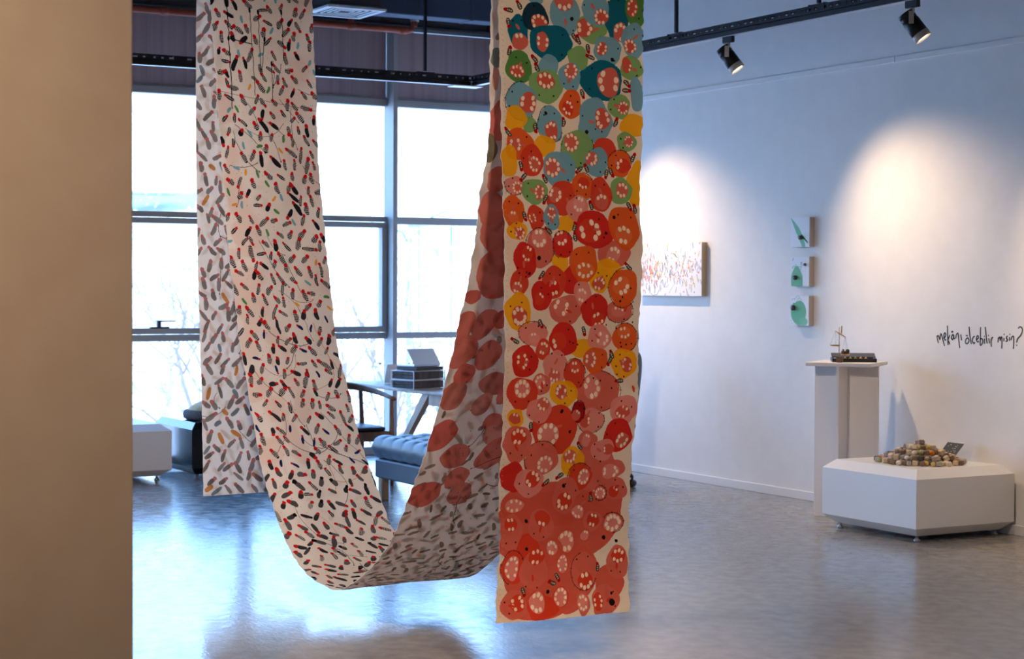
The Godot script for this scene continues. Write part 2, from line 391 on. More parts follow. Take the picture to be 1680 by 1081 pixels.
# ================================================================ the room
func build_shell():
	struct_box("floor", Vector3(ROOM_LEFT - 0.2, -0.25, -15.5), Vector3(WALL_X + 0.2, 0, ROOM_BACK + 0.2), mats["polished concrete"], "glossy polished grey concrete floor mirroring the windows")
	struct_box("ceiling", Vector3(ROOM_LEFT - 0.2, CEILING, -15.5), Vector3(WALL_X + 0.2, CEILING + 0.2, ROOM_BACK + 0.2), mats["ceiling dark"], "dark grey open ceiling above the ducts")
	struct_box("wall_right", Vector3(WALL_X, 0, -15.5), Vector3(WALL_X + 0.2, CEILING, ROOM_BACK + 0.2), mats["white plaster"], "long white gallery wall washed by warm spotlights")
	struct_box("wall_left", Vector3(ROOM_LEFT - 0.2, 0, -15.5), Vector3(ROOM_LEFT, CEILING, ROOM_BACK + 0.2), mats["white plaster"], "white wall behind the beige partition")
	struct_box("wall_back", Vector3(ROOM_LEFT, 0, ROOM_BACK), Vector3(WALL_X, CEILING, ROOM_BACK + 0.2), mats["white plaster"], "white wall behind the viewer")
	struct_box("wall_partition", Vector3(ROOM_LEFT, 0, -4.72), Vector3(1.437, CEILING, -4.5), mats["beige paint"], "plain beige partition wall at the picture's side", 0.004)
	struct_box("baseboard_right", Vector3(WALL_X - 0.014, 0, -15.2), Vector3(WALL_X, 0.066, ROOM_BACK), mats["skirting white"], "low white skirting along the gallery wall", 0.003)
	# cable trunking along the wall, in two lengths that meet
	var t1 := mb()
	span(t1, Vector3(WALL_X - 0.014, 3.150, -15.2), Vector3(WALL_X, 3.192, -9.702), 0.003)
	span(t1, Vector3(WALL_X - 0.014, 3.150, -9.698), Vector3(WALL_X, 3.192, ROOM_BACK), 0.003)
	var o := obj("trim_1", t1, mats["white plaster"])
	tag(o, "thin white cable trunking running high along the gallery wall", "", "", "structure")
	# header above the windows
	var hd := struct_box("wall_window_header", Vector3(ROOM_LEFT, 3.97, -15.5), Vector3(WALL_X, CEILING, -15.18), mats["header grey"], "dark grey lintel above the tall windows")
	var st := mb()
	span(st, Vector3(ROOM_LEFT, 3.955, -15.30), Vector3(WALL_X, 3.985, -15.12), 0.004)
	obj("lower_flange", st, mats["header grey"], hd)
	var x := ROOM_LEFT
	while x < WALL_X - 0.1:
		part("cladding_panel", Vector3(x + 0.006, 3.99, -15.18), Vector3(minf(x + 1.09, WALL_X - 0.002), CEILING - 0.05, -15.16), mats["header grey"], hd, 0.003)
		x += 1.1

func build_windows():
	var edges := [8.55, 7.38, 5.94, 4.50, 3.06, 1.62, 0.18, -1.26, -2.70]
	var alu: Material = mats["alu"]
	var gz := -15.385
	for i in edges.size() - 1:
		var r: float = edges[i] - (0.0 if i == 0 else 0.045)
		var l: float = edges[i + 1]
		var w := Node3D.new()
		w.name = "window_%d" % (i + 1)
		add_child(w)
		tag(w, ["tall fixed window beside the gallery wall, lamp post behind", "tall window bay behind the hanging cloth, bare tree behind", "tall window bay with lever handle beside the beige partition"][mini(i, 2)] if i < 3 else "tall window bay hidden by the beige partition", "", "", "structure")
		if l > -2.6:
			part("mullion", Vector3(l - 0.045, 0, -15.40), Vector3(l, 3.97, -15.2), alu, w, 0.003)
		var fixed := i == 0
		part("bottom_rail", Vector3(l, 0, gz - 0.035), Vector3(r, 0.075, gz + 0.055), alu, w, 0.004)
		part("top_rail", Vector3(l, 3.25, gz - 0.035), Vector3(r, 3.32, gz + 0.055), alu, w, 0.004)
		var t0 := 2.155 if fixed else 2.175
		part("transom", Vector3(l, t0, gz - 0.035), Vector3(r, 2.223, gz + 0.05), alu, w, 0.003)
		part("transom", Vector3(l, 1.085, gz - 0.035), Vector3(r, 1.142, gz + 0.05), alu, w, 0.003)
		if not fixed:
			var sash := mb()
			span(sash, Vector3(l + 0.006, 2.118, gz - 0.02), Vector3(r - 0.006, 2.168, gz + 0.07), 0.004)
			span(sash, Vector3(l + 0.006, 1.148, gz - 0.02), Vector3(r - 0.006, 1.2, gz + 0.07), 0.004)
			span(sash, Vector3(l + 0.006, 1.2, gz - 0.02), Vector3(l + 0.058, 2.118, gz + 0.07), 0.004)
			span(sash, Vector3(r - 0.058, 1.2, gz - 0.02), Vector3(r - 0.006, 2.118, gz + 0.07), 0.004)
			var so := obj("sash", sash, alu, w)
			var hs := mb()
			var hx := (l + r) / 2.0 - 0.06
			span(hs, Vector3(hx - 0.09, 1.198, gz + 0.03), Vector3(hx + 0.08, 1.212, gz + 0.075), 0.003)
			span(hs, Vector3(hx - 0.025, 1.21, gz + 0.04), Vector3(hx + 0.005, 1.268, gz + 0.07), 0.003)
			span(hs, Vector3(hx - 0.025, 1.256, gz + 0.045), Vector3(hx + 0.14, 1.268, gz + 0.065), 0.003)
			obj("handle", hs, mats["dark grey plastic"], so)
		for p in [[0.075, 1.085], [1.142 if fixed else 1.2, t0 if fixed else 2.118], [2.223, 3.25]]:
			var inset := 0.058 if not fixed and p[0] == 1.2 else 0.0
			part("pane", Vector3(l + inset, p[0], gz - 0.006), Vector3(r - inset, p[1], gz + 0.006), mats["glass"], w)
		# fabric infill above the glass
		var st := mb()
		var a := Vector3(l + 0.004, 3.325, gz + 0.02)
		var b := Vector3(r - 0.004, 3.955, gz + 0.028)
		span(st, a, b)
		var o := obj("blind", st, mats["blind"], w)
		o.set_meta("label", "taupe ribbed fabric panel above the glass")
		uv_box(o, Vector2(1.4, 1.0))
		part("blind_rail", Vector3(l + 0.002, 3.315, gz + 0.014), Vector3(r - 0.002, 3.335, gz + 0.04), alu, w, 0.003)

# flat UVs (x, y) for a thin upright mesh
func uv_box(o: MeshInstance3D, per: Vector2):
	var a := o.mesh.surface_get_arrays(0)
	var v: PackedVector3Array = a[Mesh.ARRAY_VERTEX]
	var uv := PackedVector2Array()
	for p in v:
		uv.append(Vector2(p.x / per.x, -p.y / per.y))
	a[Mesh.ARRAY_TEX_UV] = uv
	var m := o.mesh.surface_get_material(0)
	var am := ArrayMesh.new()
	am.add_surface_from_arrays(Mesh.PRIMITIVE_TRIANGLES, a)
	am.surface_set_material(0, m)
	o.mesh = am

# ================================================================ ceiling gear
func build_ceiling_gear():
	# sheet metal duct
	var d := thing("air_duct", "blue grey sheet metal duct under the dark ceiling", "duct", Vector3(0, 0, 0))
	part("casing", Vector3(6.72, 3.93, -14.42), Vector3(8.5, 4.45, -14.2), mats["duct blue grey"], d, 0.006)
	part("flange", Vector3(7.6, 3.924, -14.425), Vector3(7.635, 4.457, -14.194), mats["duct blue grey"], d, 0.004)
	part("strap", Vector3(8.0, 4.4, -14.33), Vector3(8.03, 4.598, -14.30), mats["black metal"], d)
	part("strap", Vector3(7.0, 4.4, -14.33), Vector3(7.03, 4.598, -14.30), mats["black metal"], d)
	# ceiling diffuser with its neck
	var v := thing("air_diffuser", "square four-way air diffuser beside the copper-coloured pipe", "vent", Vector3(6.39, 3.9, -14.21))
	part("neck", Vector3(-0.235, 0.032, -0.235), Vector3(0.235, 0.69, 0.235), mats["ceiling dark"], v, 0.004)  # real neck; its dark underside also stands for shade between the louvers
	var fr := mb()
	for s in [-1.0, 1.0]:
		span(fr, Vector3(-0.27, 0, s * 0.25 - 0.02), Vector3(0.27, 0.02, s * 0.25 + 0.02), 0.003)
		span(fr, Vector3(s * 0.25 - 0.02, 0.001, -0.23), Vector3(s * 0.25 + 0.02, 0.021, 0.23), 0.003)
	obj("frame", fr, mats["vent white"], v)
	for side in 4:
		var turn := Basis(Vector3.UP, side * PI / 2)
		for k in 4:
			var off := 0.20 - k * 0.045
			var sl := mb()
			box(sl, turn * Vector3(0, 0.010, off), Vector3(off * 1.9, 0.003, 0.018), 0.0, turn)
			obj("louver", sl, mats["vent white"], v)
	# copper coloured pipe with elbow and tee
	var p := thing("sprinkler_pipe", "copper-coloured pipe with an elbow running under the lintel", "pipe")
	var st := sb()
	tube(st, [Vector3(ROOM_LEFT, 3.885, -14.8), Vector3(7.28, 3.885, -14.8), Vector3(7.32, 3.895, -14.8), Vector3(7.345, 3.93, -14.8), Vector3(7.35, 3.99, -14.8)], [0.03], 12)
	obj("run", st, mats["pipe"], p)
	for x in [7.24, 6.72, 5.0]:
		var c := sb()
		tube(c, [Vector3(x - 0.035, 3.885, -14.8), Vector3(x + 0.035, 3.885, -14.8)], [0.037], 12)
		obj("fitting", c, mats["pipe"], p)
	var tee := sb()
	tube(tee, [Vector3(6.72, 3.885, -14.8), Vector3(6.72, 3.97, -14.8)], [0.026], 10)
	obj("tee_branch", tee, mats["pipe"], p)
	var up := sb()
	tube(up, [Vector3(7.35, 3.97, -14.8), Vector3(7.35, 4.05, -14.8)], [0.04], 12)
	obj("threaded_end", up, mats["steel"], p)
	# dark steel joists
	for z in [-12.6, -9.4, -6.2, -3.0, 0.2]:
		var j := struct_box("beam_%d" % int(20 + z), Vector3(ROOM_LEFT, 4.32, z - 0.08), Vector3(WALL_X, CEILING, z + 0.08), mats["ceiling dark"])
		j.set_meta("label", "dark steel joist under the ceiling")

# slotted channel with a lighting track under it, along x or z
func make_track(label: String, from: Vector3, to: Vector3, hangers: Array):
	var t := thing("lighting_track", label, "track", Vector3.ZERO, 0.0, "suspended lighting tracks")
	var d := (to - from).normalized()
	var n := d.cross(Vector3.UP)
	var length := from.distance_to(to)
	var turn := Basis(d, Vector3.UP, d.cross(Vector3.UP))
	var mid := (from + to) / 2.0
	var ch := mb()
	box(ch, mid + Vector3(0, 0.085, 0), Vector3(length, 0.004, 0.045), 0.0, turn)
	box(ch, mid + Vector3(0, 0.040, 0), Vector3(length, 0.004, 0.045), 0.0, turn)
	for s in [-1.0, 1.0]:
		box(ch, mid + n * 0.022 * s + Vector3(0, 0.080, 0), Vector3(length, 0.014, 0.003), 0.0, turn)
		box(ch, mid + n * 0.022 * s + Vector3(0, 0.048, 0), Vector3(length, 0.018, 0.003), 0.0, turn)
		var k := 0.0
		var i := 0
		while k < length - 0.03:
			var web := 0.03 if i % 3 else 0.05
			box(ch, from + d * (k + web / 2.0) + n * 0.022 * s + Vector3(0, 0.065, 0), Vector3(web, 0.018, 0.003), 0.0, turn)
			k += 0.085 if i % 2 else 0.065
			i += 1
	obj("slotted_channel", ch, mats["track black"], t)
	var tr := mb()
	box(tr, mid + Vector3(0, 0.019, 0), Vector3(length, 0.036, 0.036), 0.003, turn)
	obj("rail", tr, mats["track black"], t)
	var lip := mb()
	box(lip, mid + Vector3(0, 0.0, 0), Vector3(length, 0.004, 0.044), 0.0, turn)
	obj("lower_lip", lip, mats["silver"], t)
	for h in hangers:
		var at: Vector3 = from + d * h
		var hg := mb()
		span(hg, at + Vector3(-0.011, 0.10, -0.011), at + Vector3(0.011, CEILING - from.y, 0.011))
		var ho := obj("hanger", hg, mats["track black"], t)
		var cl := mb()
		box(cl, at + Vector3(0, 0.092, 0), Vector3(0.16, 0.008, 0.02), 0.0, turn)
		for s in [-1.0, 1.0]:
			box(cl, at + d * 0.075 * s + Vector3(0, 0.070, 0), Vector3(0.01, 0.05, 0.052), 0.0, turn)
		obj("clamp", cl, mats["track black"], ho)
	return t

# a track head: adapter, bracket, black barrel, grey rim, glowing lens, and the light in front of the lens
func make_spot(label: String, at: Vector3, aim: Vector3, energy: float, cone := 27.0, soft := 0.9, big := 1.0, tint := Color(1.0, 0.86, 0.70)):
	var t := thing("track_spotlight", label, "spotlight", at, 0.0, "track spotlights")
	t.scale = Vector3.ONE * big
	var dir := (aim - (at - Vector3(0, 0.14 * big, 0))).normalized()
	var flat := Vector3(dir.x, 0, dir.z).normalized()
	var side := flat.cross(Vector3.UP)
	var tb := Basis(side, Vector3.UP, -flat)
	var st := mb()
	box(st, Vector3(0, -0.02, 0), Vector3(0.03, 0.05, 0.11), 0.004)
	obj("adapter", st, mats["black metal"], t)
	var nk := sb()
	tube(nk, [Vector3(0, -0.045, 0), Vector3(0, -0.075, 0)], [0.014], 10)
	obj("swivel", nk, mats["lamp grey"], t)
	var br := mb()
	box(br, Vector3(0, -0.075, 0), Vector3(0.125, 0.006, 0.03), 0.0, tb)
	for s in [-1.0, 1.0]:
		box(br, Vector3(0, -0.11, 0) + side * 0.060 * s, Vector3(0.006, 0.076, 0.03), 0.0, tb)
	obj("bracket", br, mats["lamp grey"], t)
	var c := Vector3(0, -0.14, 0)
	var up := -dir
	var bx := side
	var turn := Basis(bx, up, bx.cross(up))
	var bd := sb()
	lathe(bd, c, [Vector2(0, 0.075), Vector2(0.046, 0.075), Vector2(0.05, 0.07), Vector2(0.05, 0.05), Vector2(0.046, 0.048), Vector2(0.05, 0.044), Vector2(0.05, 0.022), Vector2(0.046, 0.02), Vector2(0.053, 0.016), Vector2(0.053, -0.075), Vector2(0.046, -0.08), Vector2(0, -0.08)], 24, turn)
	obj("barrel", bd, mats["black metal"], t)
	var rm := sb()
	lathe(rm, c, [Vector2(0.044, -0.072), Vector2(0.055, -0.075), Vector2(0.055, -0.112), Vector2(0.050, -0.115), Vector2(0.046, -0.112), Vector2(0.046, -0.095)], 24, turn)
	obj("rim", rm, mats["lamp grey"], t)
	var ls := sb()
	lathe(ls, c, [Vector2(0, -0.104), Vector2(0.046, -0.104), Vector2(0.046, -0.100), Vector2(0, -0.100)], 24, turn)
	var glow := mat("lamp glow", Color.WHITE, 0.5)
	glow.emission_enabled = true
	glow.emission = Color(1.0, 0.93, 0.82)
	glow.emission_energy_multiplier = 5.0
	obj("lens", ls, glow, t)
	var l := SpotLight3D.new()
	l.name = "beam"
	l.position = c + dir * 0.13
	l.basis = Basis.looking_at(dir)
	l.light_color = tint
	l.light_energy = energy
	l.light_size = 0.046 * big
	l.spot_range = 25.0
	l.spot_attenuation = 2.0
	l.spot_angle = cone
	l.spot_angle_attenuation = soft
	l.shadow_enabled = true
	t.add_child(l)

func build_tracks():
	var y := 3.318
	make_track("black slotted track parallel to the white gallery wall", Vector3(7.5, y, -13.95), Vector3(7.5, y, -2.0), [1.1, 3.09, 4.70, 6.6, 9.0])
	make_track("black slotted track parallel to the windows", Vector3(1.2, y, -13.95), Vector3(7.47, y, -13.95), [1.6, 4.3, 5.83])
	make_track("black slotted track out of view above the front of the room", Vector3(-2.4, y, -2.2), Vector3(7.4, y, -2.2), [1.0, 4.0, 7.0, 9.0])  # out of view, placed to carry the unseen front spotlights
	var cp := mb()
	span(cp, Vector3(7.28, y - 0.012, -14.02), Vector3(7.56, y - 0.003, -13.88), 0.002)
	var o := obj("track_corner_plate", cp, mats["plate white"])
	tag(o, "white corner plate where the two black tracks meet", "plate")
	make_spot("spotlight aimed at the speckled painting, hidden by the cloth", Vector3(7.5, y, -12.95), Vector3(8.55, 1.2, -12.2), 5.0, 44.0, 1.0)
	make_spot("black track spotlight above the three small canvases", Vector3(7.5, y, -10.227), Vector3(8.55, 1.05, -9.1), 4.6, 44.0, 1.0)
	make_spot("black track spotlight at the top, toward the picture's right corner", Vector3(7.5, y, -8.367), Vector3(8.55, 1.05, -7.2), 4.6, 44.0, 1.0)
	make_spot("track spotlight out of view further along the gallery wall", Vector3(7.5, y, -6.2), Vector3(8.55, 1.05, -5.1), 4.6, 44.0, 1.0)  # out of view, carries the row of wall spotlights on
	make_spot("unseen track spotlight placed to light the beige partition", Vector3(0.1, y, -2.2), Vector3(0.5, 1.95, -4.5), 4.4, 36.0, 1.0)  # out of view, placed for the warm light on the partition
	make_spot("unseen track spotlight placed to bounce light off the floor onto the cloth", Vector3(2.3, y, -2.2), Vector3(3.2, 0.0, -4.3), 60.0, 27.0, 1.0)  # out of view, placed so floor bounce brightens the underside of the loop
	make_spot("large unseen floodlight placed to light the loop of the cloth softly", Vector3(1.95, 4.12, -5.95), Vector3(3.75, 1.2, -8.8), 15.5, 44.0, 1.0, 3.2, Color(1.0, 0.92, 0.85))  # out of view, placed to light the loop without hard shadows
	make_spot("large unseen floodlight placed to light the front fall of the cloth softly", Vector3(3.2, 4.12, -2.75), Vector3(3.9, 1.45, -6.4), 8.0, 34.0, 1.0, 3.2, Color(1.0, 0.89, 0.78))  # out of view, placed for soft warm light on the front fall
	for p in [Vector3(1.95, 4.12, -5.95), Vector3(3.2, 4.12, -2.75)]:
		var st := mb()
		span(st, p + Vector3(-0.03, 0.017, -0.03), Vector3(p.x + 0.03, CEILING - 0.001, p.z + 0.03))
		tag(obj("unseen_floodlight_stem", st, mats["black metal"]), "black stem out of view holding an unseen floodlight %s" % ("over the loop of the cloth" if p.z < -4 else "in front of the cloth"), "stem", "stems of the unseen floodlights")  # unseen stems that only carry the two out-of-view floodlights

# ================================================================ painted cloth
class Canvas:
	var w: int
	var h: int
	var sx: float
	var sy: float
	var d := PackedByteArray()
	var r := RandomNumberGenerator.new()
	func _init(w_: int, h_: int, wide: float, high: float, c: Color, grain: float, seed_: int):
		w = w_; h = h_
		sx = w / wide; sy = h / high
		d.resize(w * h * 3)
		r.seed = seed_
		var tile := PackedFloat32Array()
		for i in 4099:
			tile.append(r.randf_range(-grain, grain) * 255.0)
		var cr := c.r8; var cg := c.g8; var cb := c.b8
		var k := 0
		for i in w * h:
			var g := tile[(i * 7 + (i >> 9) * 131) % 4099]
			d[k] = clampi(int(cr + g), 0, 255)
			d[k + 1] = clampi(int(cg + g), 0, 255)
			d[k + 2] = clampi(int(cb + g), 0, 255)
			k += 3
	func ell(cx: float, cy: float, rx: float, ry: float, rot: float, c: Color, a := 1.0, rag := 0.0):
		var ca := cos(rot); var sa := sin(rot)
		var reach := maxf(rx, ry) * (1.0 + rag)
		var x0 := maxi(0, int((cx - reach) * sx)); var x1 := mini(w - 1, int((cx + reach) * sx) + 1)
		var y0 := maxi(0, int((cy - reach) * sy)); var y1 := mini(h - 1, int((cy + reach) * sy) + 1)
		var ph := r.randf() * TAU
		var cr := c.r8; var cg := c.g8; var cb := c.b8
		for y in range(y0, y1 + 1):
			for x in range(x0, x1 + 1):
				var dx := (x + 0.5) / sx - cx
				var dy := (y + 0.5) / sy - cy
				var px := (dx * ca + dy * sa) / rx
				var py := (dy * ca - dx * sa) / ry
				var q := px * px + py * py
				if rag > 0.0:
					if q > (1.0 + rag) * (1.0 + rag):
						continue
					if q > 0.5:
						var t := atan2(py, px)
						var e := 1.0 + rag * (0.5 * sin(3.0 * t + ph) + 0.3 * sin(5.0 * t + ph * 2.0)) + (r.randf() - 0.5) * rag * 0.25
						if q > e * e:
							continue
				elif q > 1.0:
					continue
				var k := (y * w + x) * 3
				var aa := a
				d[k] = int(lerpf(d[k], cr, aa)); d[k + 1] = int(lerpf(d[k + 1], cg, aa)); d[k + 2] = int(lerpf(d[k + 2], cb, aa))
	func line(pts: Array, wid: float, c: Color, a := 0.9):
		for i in pts.size() - 1:
			var p: Vector2 = pts[i]; var q: Vector2 = pts[i + 1]
			var n := maxi(1, int(p.distance_to(q) / (wid * 0.8)))
			for k in n:
				var m := p.lerp(q, float(k) / n)
				ell(m.x, m.y, wid, wid, 0.0, c, a)
	func curl(p: Vector2, ang: float, length: float, wid: float, c: Color, bend := 0.5):
		var pts := [p]
		var steps := 10
		var b := r.randf_range(-bend, bend)
		for i in steps:
			ang += b * 0.35 + r.randf_range(-0.15, 0.15)
			p += Vector2(cos(ang), sin(ang)) * length / steps
			pts.append(p)
		line(pts, wid, c)
		ell(p.x, p.y, wid * 2.8, wid * 3.4, 0.0, c)
	# a painted mite: bent body, round head, and a lattice of pale dots
	func mite(cx: float, cy: float, length: float, wid: float, rot: float, body: Color, head: Color, dots: Color, dotted: bool, headed := true):
		var u := Vector2(cos(rot), sin(rot))
		var v := Vector2(-u.y, u.x)
		var bow := r.randf_range(-0.25, 0.25) * wid
		for i in 5:
			var t := (i - 2) / 2.0
			var c := Vector2(cx, cy) + u * t * length * 0.28 + v * bow * (1.0 - t * t)
			var s := wid * (1.0 - 0.18 * t * t)
			ell(c.x, c.y, length * 0.22, s, rot, body)
		if dotted:
			var g := maxf(0.0088, wid * 0.62)
			var n1 := int(length * 0.44 / g)
			var n2 := int(wid * 0.8 / g)
			for i in range(-n1, n1 + 1):
				for j in range(-n2, n2 + 1):
					var c := Vector2(cx, cy) + u * i * g + v * (j * g + bow * 0.6)
					ell(c.x, c.y, g * 0.34, g * 0.36, rot, dots, 0.92)
		if headed:
			var hp := Vector2(cx, cy) - u * length * 0.52
			ell(hp.x, hp.y, wid * r.randf_range(0.7, 0.95), wid * r.randf_range(0.65, 0.9), rot, head, 1.0, 0.12)
	func done() -> ImageTexture:
		return ImageTexture.create_from_image(Image.create_from_data(w, h, false, Image.FORMAT_RGB8, d))

const PALETTE := [[112, 160, 182], [8, 96, 122], [16, 50, 70], [122, 166, 104], [76, 132, 66], [216, 90, 34], [234, 164, 16], [202, 38, 32], [206, 62, 40], [206, 100, 86], [218, 134, 126], [202, 86, 70], [156, 14, 20]]
const CREAM := Color(0.885, 0.835, 0.775)

func paint_front() -> ImageTexture:
	var c := Canvas.new(512, 2048, 0.66, CLOTH_TOP - 0.22, CREAM, 0.02, 101)
	var pal := []
	for p in PALETTE:
		pal.append(rgb8(p[0], p[1], p[2]))
	var tooth := rgb8(242, 226, 206)
	var ink := rgb8(26, 20, 20)
	# above the picture's edge the blue and green faces go on
	for i in 34:
		c.ell(c.r.randf_range(0.05, 0.62), c.r.randf_range(0.05, 0.84), c.r.randf_range(0.04, 0.08), c.r.randf_range(0.05, 0.09), c.r.randf_range(-0.5, 0.5), pal[[0, 1, 0, 3, 4, 2][i % 6]], 0.94, 0.08)
	for i in FACES.size():
		var f: Array = FACES[i]
		var ctr := Vector2(f[0], f[1]) / 1000.0
		var base := i < 7
		c.ell(ctr.x, ctr.y, f[2] / 1000.0, f[3] / 1000.0, 0.0 if base else c.r.randf_range(-0.15, 0.15), pal[f[4]], 0.96 if f[4] != 6 else 0.9, 0.05 if base else 0.09)
		if f.size() < 8:
			continue
		var m := Vector2(f[5], f[6]) / 1000.0
		var mr := Vector2(f[7], f[8]) / 1000.0
		var mc: Color = pal[f[9]]
		if f[9] == f[4]:
			mc = mc.lightened(0.12)
		c.ell(m.x, m.y, mr.x, mr.y, 0.0, mc, 0.97, 0.05)
		var back := ctr - m
		if back.length() < 0.01:
			back = Vector2(0.3, -1.0)
		var dir := back.normalized()
		var tr := clampf(minf(mr.x, mr.y) * 0.235, 0.0042, 0.012)
		if f[10] == 9:
			for k in 9:
				if k == 4:
					continue
				var t := TAU * k / 9.0 + dir.angle()
				c.ell(m.x + cos(t) * mr.x * 0.78, m.y + sin(t) * mr.y * 0.78, tr * 0.85, tr, 0.0, tooth, 0.97)
		else:
			var side := dir.angle()
			for s in 2:
				var n: int = f[10 + s]
				for k in n:
					var t := side + s * PI + (k - (n - 1) / 2.0) * minf(2.35 * tr / (0.72 * minf(mr.x, mr.y)), 2.9 / maxf(n, 1.0))
					c.ell(m.x + cos(t) * mr.x * 0.72, m.y + sin(t) * mr.y * 0.72, tr * 0.92, tr * 1.12, 0.0, tooth, 0.97)
		# nose and eyes on the other side of the face
		var far := ctr + back * 0.9 + dir * minf(f[2], f[3]) / 1000.0 * 0.25
		if f[2] > 30 and i % 2 == 0:
			var no := ctr + back * 0.55
			c.ell(no.x, no.y, 0.006, 0.015, dir.angle() + PI / 2 + c.r.randf_range(-0.6, 0.6), pal[9] if f[4] != 9 else pal[8], 0.95)
		var sd = Vector2(-dir.y, dir.x) * f[2] / 1000.0 * 0.42
		for s in [-1.0, 1.0]:
			var e: Vector2 = far + sd * s
			c.ell(e.x, e.y, 0.0034, 0.0038, 0.0, ink)
		# stitched outline round some faces
		if i % 4 == 1 and i > 20:
			var pts := []
			var a0 := c.r.randf() * TAU
			for k in 26:
				var t := a0 + k * 0.16
				pts.append(ctr + Vector2(cos(t) * f[2], sin(t) * f[3]) / 1000.0 * 1.02)
			c.line(pts, 0.0011, ink, 0.85)
			for k in range(0, 26, 3):
				var o: Vector2 = (pts[k] - ctr).normalized() * 0.005
				c.line([pts[k] - o, pts[k] + o], 0.0009, ink, 0.8)
	for b in MITES:
		var at := Vector2(b[0], b[1]) / 1000.0
		c.mite(at.x, at.y, 0.034, 0.010, deg_to_rad(b[2] + (180 if (b[0] + b[1]) % 2 else 0)), rgb8(76, 70, 66), rgb8(168, 16, 20), rgb8(226, 212, 192), true)
	for p in PUPILS:
		c.ell(p[0] / 1000.0, p[1] / 1000.0, p[2] / 1000.0, p[2] / 1000.0 * 1.05, 0.0, ink)
	# hem stitches along the side
	var y := 0.02
	while y < 3.46:
		c.line([Vector2(0.012, y), Vector2(0.017, y + 0.004)], 0.0012, rgb8(176, 160, 138), 0.6)
		y += 0.022
	return c.done()

func paint_loop() -> ImageTexture:
	var c := Canvas.new(512, 2048, 0.66, 4.5, rgb8(230, 221, 215), 0.018, 202)
	var red := rgb8(196, 30, 32)
	var dot := rgb8(222, 214, 208)
	var ink := rgb8(20, 19, 24)
	c.line([Vector2(0.0, 1.165), Vector2(0.66, 1.205)], 0.0022, rgb8(168, 154, 142), 0.8)
	# drips and threads of ink
	for i in 46:
		var p := Vector2(c.r.randf_range(0.05, 0.6), c.r.randf_range(0.9, 4.3))
		c.curl(p, c.r.randf_range(0.2, 1.9), c.r.randf_range(0.12, 0.4), c.r.randf_range(0.0008, 0.0016), ink if i % 6 else rgb8(196, 130, 50))
	var rows := 66
	for j in rows:
		var cols := 9
		for i in cols:
			var y := (j + 0.5) * 4.5 / rows + c.r.randf_range(-0.016, 0.016)
			var x := (i + (0.25 if j % 2 else 0.75)) * 0.66 / cols + c.r.randf_range(-0.02, 0.02)
			var kind := c.r.randf()
			var rot := c.r.randf_range(0.4, 2.4) + (PI if c.r.randf() < 0.12 else 0.0)
			if c.r.randf() < 0.12:
				rot += 1.3
			var length := c.r.randf_range(0.040, 0.066)
			var wid := c.r.randf_range(0.0105, 0.0165)
			if c.r.randf() < 0.08:
				length *= 1.45
			if y < 2.4:
				if kind < 0.10:
					c.mite(x, y, 0.045, 0.009, rot, rgb8(116, 170, 186), red, dot, false, false)
				elif kind < 0.145:
					c.mite(x, y, 0.045, 0.009, rot, rgb8(84, 142, 88), red, dot, false, false)
				elif kind < 0.18:
					c.mite(x, y, 0.04, 0.008, rot, rgb8(226, 160, 62), red, dot, false, false)
				else:
					c.mite(x, y, length, wid, rot, rgb8(34, 32, 42), red, dot, kind < 0.88)
			elif y < 3.35:
				if kind < 0.14:
					c.mite(x, y, 0.046, 0.0085, rot, rgb8(28, 38, 92), red, dot, false, kind < 0.07)
				else:
					c.mite(x, y, length, wid, rot, rgb8(50, 46, 54), red, dot, kind < 0.68)
			else:
				var grey := c.r.randf_range(0.16, 0.42)
				c.mite(x, y, length, wid, rot, Color(grey, grey * 0.97, grey), red if kind < 0.72 else ink, dot, kind < 0.2)
	for l in DRIPS:
		c.line([Vector2(l[0], l[1]) / 1000.0, Vector2(l[2], l[3]) / 1000.0], 0.0028 if l[0] < 120 else 0.0020, ink, 1.0)
		c.ell(l[0] / 1000.0, l[1] / 1000.0, 0.007, 0.016, 0.0, ink)
	for i in 500:
		c.ell(c.r.randf() * 0.66, c.r.randf() * 4.5, 0.0016, 0.0018, 0.0, ink if i % 4 else rgb8(200, 140, 60), 0.8)
	return c.done()

